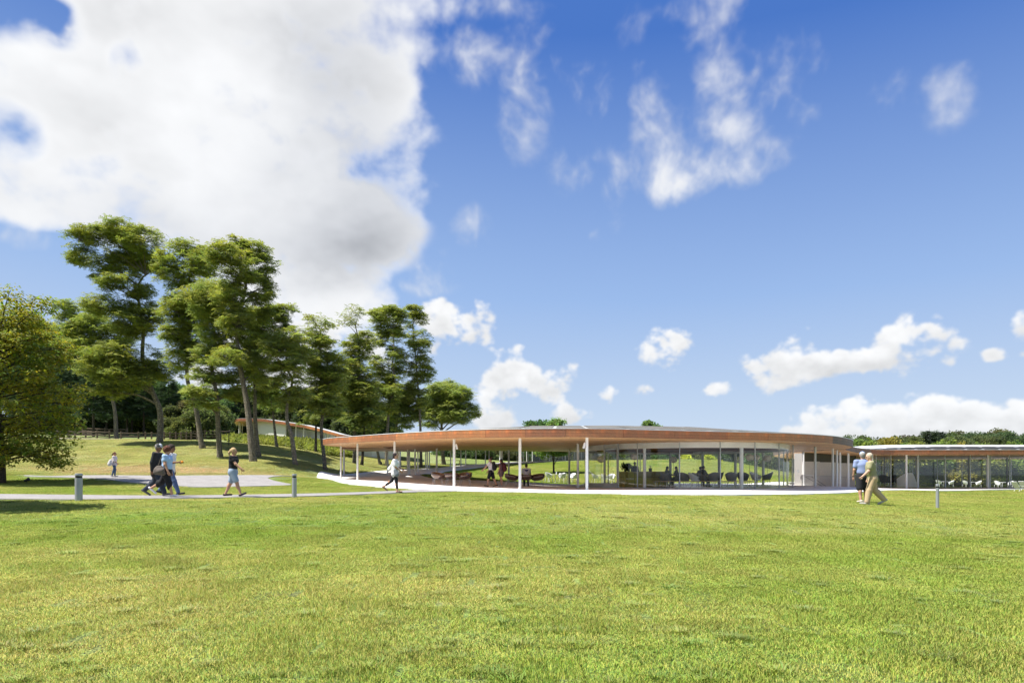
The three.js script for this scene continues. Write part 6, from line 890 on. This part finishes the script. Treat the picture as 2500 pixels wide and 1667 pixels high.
  if (o.cap) {
    const cp = [ball(hd(V(-0.012, 0.052, 0)), 0.108 * hs, [1, 0.9, 0.84]), { cut: true, a: hd(V(0, 0.042, 0)), n: hd(V(0.08, -1, 0)).sub(hd(V(0, 0, 0))).normalize() }]; part('cap', fieldMesh(cp, 0.006, 0.01), paint(o.cap.color), g);
    const s = new THREE.Shape(); s.absellipse(0, 0, 0.095, 0.078, -1.45, 1.45, false); const bg = new THREE.ExtrudeGeometry(s, { depth: 0.008, bevelEnabled: false, curveSegments: 14 }); bg.rotateX(Math.PI / 2); bg.rotateZ(-0.16); bg.scale(hs, hs, hs); bg.translate(0.05 * hs, 0.052 * hs, 0); bg.rotateZ(-headTilt); bg.rotateY(-look); bg.translate(headC.x, headC.y, headC.z); part('cap_brim', bg, paint(o.cap.brim ?? o.cap.color), g);
    if (o.cap.front) part('cap_front', fieldMesh([ball(hd(V(0.018, 0.066, 0)), 0.098 * hs, [0.92, 0.9, 0.74]), { cut: true, a: hd(V(0.02, 0, 0)), n: hd(V(-1, 0, 0)).sub(hd(V(0, 0, 0))).normalize() }, { cut: true, a: hd(V(0, 0.046, 0)), n: V(0, -1, 0) }], 0.006, 0.008), paint(o.cap.front), g);
  }
  const J = { hip, chest, neck, headC, arms, legs, hd, shoulderY, H, w, g, spine };
  return J;
}
const worldOf = (J, v) => v.clone().applyAxisAngle(V(0, 1, 0), J.g.rotation.y).add(J.g.position);
function held(name, label, category, J, geo, color, extra) { const c = J.g, m = top(name, geo.applyMatrix4(new THREE.Matrix4().makeRotationY(c.rotation.y).setPosition(c.position)), Array.isArray(color) ? paint(color) : color, label, category); geo.computeBoundingBox(); const b = geo.boundingBox, q = V((b.min.x + b.max.x) / 2, b.min.y, (b.min.z + b.max.z) / 2); geo.translate(-q.x, -q.y, -q.z); m.position.copy(q); return m; }
const PAVE = 0.035;
// left trio on the path
{
  const a = person({ h: 1.80, female: 0, pos: at(381, 23.7, PAVE), turn: 0.05, label: 'man in grey cap, long black jacket and dark jeans, left of the walking trio', skin: 'brown', build: 1.08, lean: 5, headTilt: 8, legs: [[24, 4, 6], [-16, 34, -38]], arms: [[-14, 12, 6], [16, 22, 6]], top: { name: 'jacket', color: [0.018, 0.018, 0.020], sleeve: 0.97, loose: 0.022, hem: 0.085 }, low: { name: 'jeans', color: [0.028, 0.036, 0.055], len: 0.97, loose: 0.014 }, shoe: { color: [0.10, 0.10, 0.10] }, hair: { style: 'short', color: [0.22, 0.21, 0.20] }, cap: { color: [0.05, 0.052, 0.056], brim: [0.55, 0.56, 0.58], front: [0.60, 0.62, 0.64] } });
  const hd = a.hd; part('sunglasses', merge([1, -1].map((s) => new THREE.SphereGeometry(0.019, 10, 8).scale(0.4, 0.8, 1.1).translate(...hd(V(0.096, 0.012, s * 0.033)).toArray())).concat([1, -1].map((s) => rod(hd(V(0.09, 0.014, s * 0.055)), hd(V(-0.01, 0.014, s * 0.085)), 0.004)))), M.black, a.g);
  const b = person({ h: 1.82, pos: at(415, 24.6, PAVE), label: 'person in white shirt, jeans and dark knitted hat, mostly hidden behind the curly haired woman', skin: 'brown', lean: 4, legs: [[26, 6, 8], [-22, 20, -20]], arms: [[20, 75, 4], [-10, 18, 8]], top: { color: [0.72, 0.72, 0.70], sleeve: 0.25, loose: 0.01 }, low: { name: 'jeans', color: [0.09, 0.14, 0.26], len: 0.97, loose: 0.008 }, shoe: { color: [0.015, 0.015, 0.016] }, hair: { style: 'short', color: [0.02, 0.015, 0.012] } });
  part('knitted_hat', fieldMesh([ball(b.hd(V(-0.03, 0.07, 0)), 0.112 * b.H / 1.75, [1.12, 0.8, 0.95]), ...Array.from({ length: 14 }, (_, i) => ball(b.hd(V(-0.03 + 0.1 * Math.cos(i * 0.45), 0.06, 0.1 * Math.sin(i * 0.45))), 0.026, [1, 1, 1], 0.01))], 0.007, 0.012), paint([0.03, 0.018, 0.014]), b.g);
  { const p = b.arms[0].wr.clone().addScaledVector(b.arms[0].dir, 0.09); const g0 = new THREE.SphereGeometry(0.042, 16, 12); g0.translate(p.x + 0.03, p.y, p.z); held('orange_fruit', 'small orange fruit held out in front by the hidden walker', 'fruit', b, g0, [0.75, 0.26, 0.015]); }
  const c = person({ h: 1.68, female: 1, build: 1.14, pos: at(405, 23.0, PAVE), label: 'woman with curly reddish hair, light blue shirt and black knee length shorts', skin: 'tan', lean: 4, belly: 0.012, legs: [[20, 5, 6], [-30, 30, -48]], arms: [[8, 16, 10], [-6, 20, 8]], top: { color: [0.34, 0.50, 0.74], sleeve: 0.22, loose: 0.01 }, low: { name: 'shorts', color: [0.010, 0.010, 0.013], len: 0.54, loose: 0.02, skirt: -0.0 }, shoe: { color: [0.70, 0.68, 0.70] }, hair: { style: 'curly', color: [0.10, 0.034, 0.017] } });
  { const h = c.hip, q = [cap(V(-0.25, h.y - 0.06, 0.24), V(0.03, h.y - 0.09, 0.24), 0.062, 0.066, [1, 1, 0.9]), cap(V(-0.22, h.y + 0.03, 0.245), V(0.0, h.y + 0.02, 0.245), 0.075, 0.075, [1, 1, 0.75]), cap(V(-0.17, h.y + 0.12, 0.235), V(-0.05, h.y + 0.13, 0.235), 0.055, 0.05, [1, 1, 0.5]), ball(V(-0.10, h.y - 0.02, 0.30), 0.055, [1.3, 1, 0.6])]; const s = c.arms[0].sh; held('handbag', 'slouchy grey brown handbag on the shoulder of the curly haired woman', 'handbag', c, merge([fieldMesh(q, 0.012, 0.05), limb([V(-0.16, h.y + 0.16, 0.23), V(s.x - 0.05, s.y + 0.01, s.z + 0.045), V(s.x + 0.01, s.y + 0.052, s.z - 0.01)], 0.011, 0.011, 6, 10), limb([V(0.02, h.y + 0.12, 0.23), V(s.x + 0.03, s.y - 0.06, s.z + 0.05), V(s.x + 0.01, s.y + 0.052, s.z - 0.01)], 0.011, 0.011, 6, 10)]), [0.13, 0.105, 0.09]); }
}
// the blonde walker
{
  const p = person({ h: 1.70, female: 1, pos: at(568, 24, PAVE), turn: 0.0, label: 'blonde woman with ponytail in black shirt and denim shorts walking on the path', skin: 'tan', build: 1.05, lean: 2, headTilt: 3, legs: [[25, 6, 20], [-18, 8, 2]], arms: [[34, 16, 8], [-12, 4, 10]], top: { color: [0.010, 0.010, 0.012], sleeve: 0.24, loose: 0.008, hem: 0.0 }, low: { name: 'shorts', color: [0.27, 0.34, 0.44], len: 0.40, loose: 0.016 }, shoe: { color: [0.022, 0.016, 0.026] }, hair: { style: 'tail', color: [0.46, 0.32, 0.16] } });
  const a = p.arms[1], q = a.wr.clone().addScaledVector(a.dir, 0.09); held('wallet', 'small black wallet in the hand of the blonde walker', 'wallet', p, box(0.10, 0.15, 0.03).rotateZ(0.2).translate(q.x + 0.03, q.y - 0.01, q.z + 0.03), [0.012, 0.012, 0.014]);
}
// woman in white at the edge of the paving
{
  const p = person({ h: 1.66, female: 1, pos: at(964, 29.6, PAVE), turn: 0.06, label: 'woman with long dark hair, white top and black leggings reaching the white paving', skin: 'tan', build: 0.95, lean: 1, headTilt: -4, legs: [[10, 4, 2], [-22, 32, -44]], arms: [[8, 42, 6, 10], [22, 40, 6, 30]], top: { name: 'blouse', color: [0.72, 0.71, 0.70], sleeve: 0.34, loose: 0.03, hem: 0.06, flare: 0.03 }, low: { name: 'leggings', color: [0.014, 0.014, 0.017], len: 0.86, loose: 0.0, tight: 1 }, hair: { style: 'long', color: [0.022, 0.012, 0.012] } });
  p.legs.forEach((l) => part('sandal', merge([rod(l.heel.clone().add(V(-0.02, -0.032, 0)), l.toe.clone().add(V(0.02, -0.026, 0)), 0.018, 0.02, 8), rod(l.toe.clone().lerp(l.heel, 0.4).add(V(0, 0.022, 0.04)), l.toe.clone().lerp(l.heel, 0.4).add(V(0, 0.022, -0.04)), 0.015)]), M.black, p.g));
  const h = p.hip; held('shoulder_bag', 'grey cloth bag held at the hip by the woman in white', 'bag', p, fieldMesh([cap(V(0.03, h.y + 0.04, 0.2), V(0.09, h.y - 0.10, 0.21), 0.08, 0.1, [1, 1.25, 0.5])], 0.012, 0.03), [0.20, 0.22, 0.235]);
  held('jacket', 'white jacket hanging behind the woman with long dark hair', 'jacket', p, fieldMesh([cap(V(-0.13, h.y + 0.36, -0.05), V(-0.25, h.y + 0.12, -0.05), 0.035, 0.085, [0.8, 1, 1.2]), ball(V(-0.27, h.y + 0.10, -0.05), 0.07, [0.8, 1.3, 1.2])], 0.012, 0.03), [0.72, 0.72, 0.71]);
}
// the far walker behind the court
{
  const p = person({ h: 1.64, female: 1, cell: 0.018, pos: at(278, 46.4, 0.04), turn: 0.15, label: 'distant woman in pale top and blue jeans walking along the gravel court', skin: 'tan', lean: 2, legs: [[14, 18, 4], [-8, 12, -10]], arms: [[10, 40, 8], [-8, 20, 10]], top: { color: [0.62, 0.56, 0.58], sleeve: 0.6, loose: 0.014, hem: 0.02 }, low: { name: 'jeans', color: [0.06, 0.11, 0.20], len: 0.97 }, shoe: { color: [0.35, 0.33, 0.32] }, hair: { style: 'tail', color: [0.16, 0.08, 0.04] } });
  const h = p.hip; held('tote_bag', 'large white tote bag on the shoulder of the distant woman', 'bag', p, merge([fieldMesh([cap(V(-0.16, h.y + 0.20, 0.2), V(-0.22, h.y - 0.02, 0.2), 0.10, 0.14, [1, 1, 0.5])], 0.015, 0.03), limb([V(-0.14, h.y + 0.26, 0.2), V(-0.02, p.shoulderY.y + 0.06, 0.15), V(-0.05, h.y + 0.26, 0.2)], 0.012, 0.012, 6, 8)]), [0.72, 0.70, 0.71]);
}
// two walkers with backpacks under the roof, heading left
{
  const a = person({ h: 1.74, pos: at(1199, 41.4, 0.055), turn: Math.PI - 0.35, label: 'walker with hair bun, white shirt and black shorts under the roof, left of two', skin: 'tan', lean: 3, legs: [[-16, 12, -12], [18, 8, 6]], arms: [[26, 8, 6], [38, 10, 22]], top: { color: [0.62, 0.58, 0.60], sleeve: 0.26, loose: 0.016 }, low: { name: 'shorts', color: [0.010, 0.010, 0.012], len: 0.42, loose: 0.02 }, shoe: { color: [0.03, 0.018, 0.014] }, hair: { style: 'bun', color: [0.025, 0.014, 0.010] } });
  const pack = (J, s) => { const c = J.chest, q = [cap(V(c.x - 0.19, c.y + 0.13, 0), V(c.x - 0.23, c.y - 0.20 * s, 0), 0.10, 0.13, [1, 1, 1.3]), ball(V(c.x - 0.31, c.y - 0.14 * s, 0), 0.08, [1, 1.2, 1.4])]; return merge([fieldMesh(q, 0.014, 0.04), ...[1, -1].map((k) => limb([V(c.x - 0.12, c.y + 0.17, k * 0.11), V(c.x + 0.05, c.y + 0.155, k * 0.125), V(c.x + 0.13, c.y + 0.0, k * 0.115), V(c.x - 0.06, c.y - 0.17, k * 0.165)], 0.018, 0.018, 6, 14))]); };
  held('backpack', 'large black backpack on the walker with the hair bun', 'backpack', a, pack(a, 1), [0.010, 0.010, 0.013]);
  const b = person({ h: 1.66, female: 1, pos: at(1224, 41.8, 0.055), turn: Math.PI - 0.5, label: 'woman with long dark hair and patterned playsuit under the roof, right of two', skin: 'tan', lean: 1, legs: [[14, 24, 4], [-6, 4, 0]], arms: [[-2, 12, 8], [4, 14, 8]], top: { color: [0.15, 0.085, 0.09], sleeve: 0.08, loose: 0.012 }, low: { name: 'playsuit_shorts', color: [0.16, 0.10, 0.105], len: 0.2, loose: 0.026 }, shoe: { color: [0.42, 0.38, 0.36] }, hair: { style: 'long', color: [0.012, 0.009, 0.009] } });
  held('backpack', 'dark red backpack on the woman with long dark hair', 'backpack', b, pack(b, 1.1), [0.075, 0.012, 0.018]);
}
// the sitter on the right bench, back to the camera
{
  const p = person({ h: 1.76, pos: at(1285, 43.95, 0.03), turn: Math.PI / 2, label: 'person in white shirt with dark printed panel, sitting with back turned on the bronze bench', skin: 'tan', lean: 6, legs: [[78, 86, 0, 5], [76, 92, 0, 5]], arms: [[22, 60, 10], [14, 50, 12]], top: { color: [0.50, 0.48, 0.52], sleeve: 0.3, loose: 0.018 }, low: { name: 'trousers', color: [0.016, 0.016, 0.020], len: 0.97, loose: 0.006 }, shoe: { color: [0.02, 0.02, 0.022] }, hair: { style: 'short', color: [0.010, 0.008, 0.008] } });
  const g0 = new THREE.CylinderGeometry(0.175, 0.175, 0.11, 20, 1, true, Math.PI * 1.5 - 0.75, 1.5); part('shirt_print', g0.scale(0.92, 1, 1.0).translate(p.chest.x - 0.004, p.chest.y + 0.05, 0), mat(0.02, 0.025, 0.10, 0.9, { side: THREE.DoubleSide }), p.g);
  const q = p.arms[0].wr; held('phone', 'dark phone in the right hand of the sitting person', 'phone', p, box(0.02, 0.15, 0.08).translate(q.x + 0.06, q.y + 0.08, q.z + 0.02), [0.012, 0.012, 0.014]);
}
// the two older men on the right
{
  const a = person({ h: 1.77, build: 1.12, pos: at(2107, 24.6, 0.0), turn: Math.PI / 2 - 0.12, label: 'man in pale blue cap and polo shirt with black shorts, seen from behind', skin: 'tan', lean: 2, legs: [[6, 6, 0, 3], [-5, 8, -6, 3]], arms: [[4, 14, 12], [2, 12, 13]], top: { name: 'polo_shirt', color: [0.24, 0.30, 0.50], sleeve: 0.29, loose: 0.022 }, low: { name: 'shorts', color: [0.016, 0.017, 0.022], len: 0.50, loose: 0.036 }, shoe: { color: [0.55, 0.46, 0.40] }, hair: { style: 'short', color: [0.30, 0.28, 0.26] }, cap: { color: [0.36, 0.48, 0.80] } });
  const w = a.arms[1].el.clone().lerp(a.arms[1].wr, 0.88); held('wristwatch', 'dark wristwatch on the left wrist of the man in blue', 'watch', a, new THREE.TorusGeometry(0.033, 0.011, 8, 20).rotateX(Math.PI / 2).translate(w.x, w.y, w.z), [0.015, 0.014, 0.014]);
  person({ h: 1.76, build: 1.14, pos: at(2131, 23.6, 0.0), turn: Math.PI - 0.28, label: 'man in olive polo shirt and khaki trousers striding left, head bowed towards his companion', skin: 'pale', lean: 8, headTilt: 10, legs: [[-13, 30, -34], [17, 8, 4]], arms: [[-6, 18, 10], [20, 26, 8]], grip: 0.8, belly: 0.02, top: { name: 'polo_shirt', color: [0.30, 0.28, 0.155], sleeve: 0.3, loose: 0.02 }, low: { name: 'trousers', color: [0.50, 0.37, 0.22], len: 0.96, loose: 0.022 }, shoe: { color: [0.42, 0.40, 0.37] }, hair: { style: 'short', color: [0.50, 0.42, 0.32] } });
}
// people in the round room
{
  const dark = [0.018, 0.017, 0.016], stand = { cell: 0.02, plain: 1 };
  person({ ...stand, h: 1.76, pos: at(1550, 50.4, 0.066), turn: -Math.PI / 2, label: 'bartender in dark clothes standing behind the bar counter', skin: 'brown', legs: [[2, 2, 0], [-2, 2, 0]], arms: [[20, 40, 10], [16, 30, 10]], top: { color: dark, sleeve: 0.9, loose: 0.01 }, low: { color: dark, len: 0.97 }, shoe: { color: dark }, hair: { style: 'short', color: [0.012, 0.01, 0.01] } });
  [[1628, 47.2, 0.2, [0.10, 0.11, 0.07], 'guest in grey green top seated near the bar counter'], [1653, 48.0, 2.8, dark, 'guest in black seated behind the middle mullion, facing left'], [1704, 47.4, 0.3, dark, 'guest with curly hair leaning forward in the room, left of a pair'], [1716, 46.6, 0.2, [0.07, 0.06, 0.05], 'guest in brown top seated right of the one leaning forward']].forEach(([sx, d, turn, col, label], i) => {
    const g = at(sx, d, 0.066); person({ ...stand, h: 1.72, pos: g, turn, label, skin: 'tan', lean: i === 2 ? 22 : 6, legs: [[82, 84, 0, 5], [78, 80, 0, 5]], arms: [[30, 60, 8], [24, 50, 8]], top: { color: col, sleeve: 0.6, loose: 0.016 }, low: { color: dark, len: 0.97 }, shoe: { color: dark }, hair: { style: i === 0 || i === 1 ? 'long' : 'short', color: [0.012, 0.01, 0.01] } });
    const o = thing('armchair', ['grey shell armchair under the guest nearest the bar', 'dark shell armchair under the guest in black', 'pale shell armchair under the guest leaning forward', 'brown shell armchair under the guest in brown'][i], 'armchair', g, turn, 'occupied armchairs in the round glass room'); part('seat_shell', armShell.clone().translate(0.02, 0.38, 0), i === 2 ? M.shellWhite : M.shellGrey, o); for (const [x, z] of [[-0.22, -0.22], [-0.22, 0.22], [0.22, -0.22], [0.22, 0.22]]) part('leg', rod(V(x * 1.3, 0, z * 1.3), V(x * 0.8, 0.40, z * 0.8), 0.012, 0.014, 6), M.chrome, o);
  });
}
renderer.render(scene, camera);
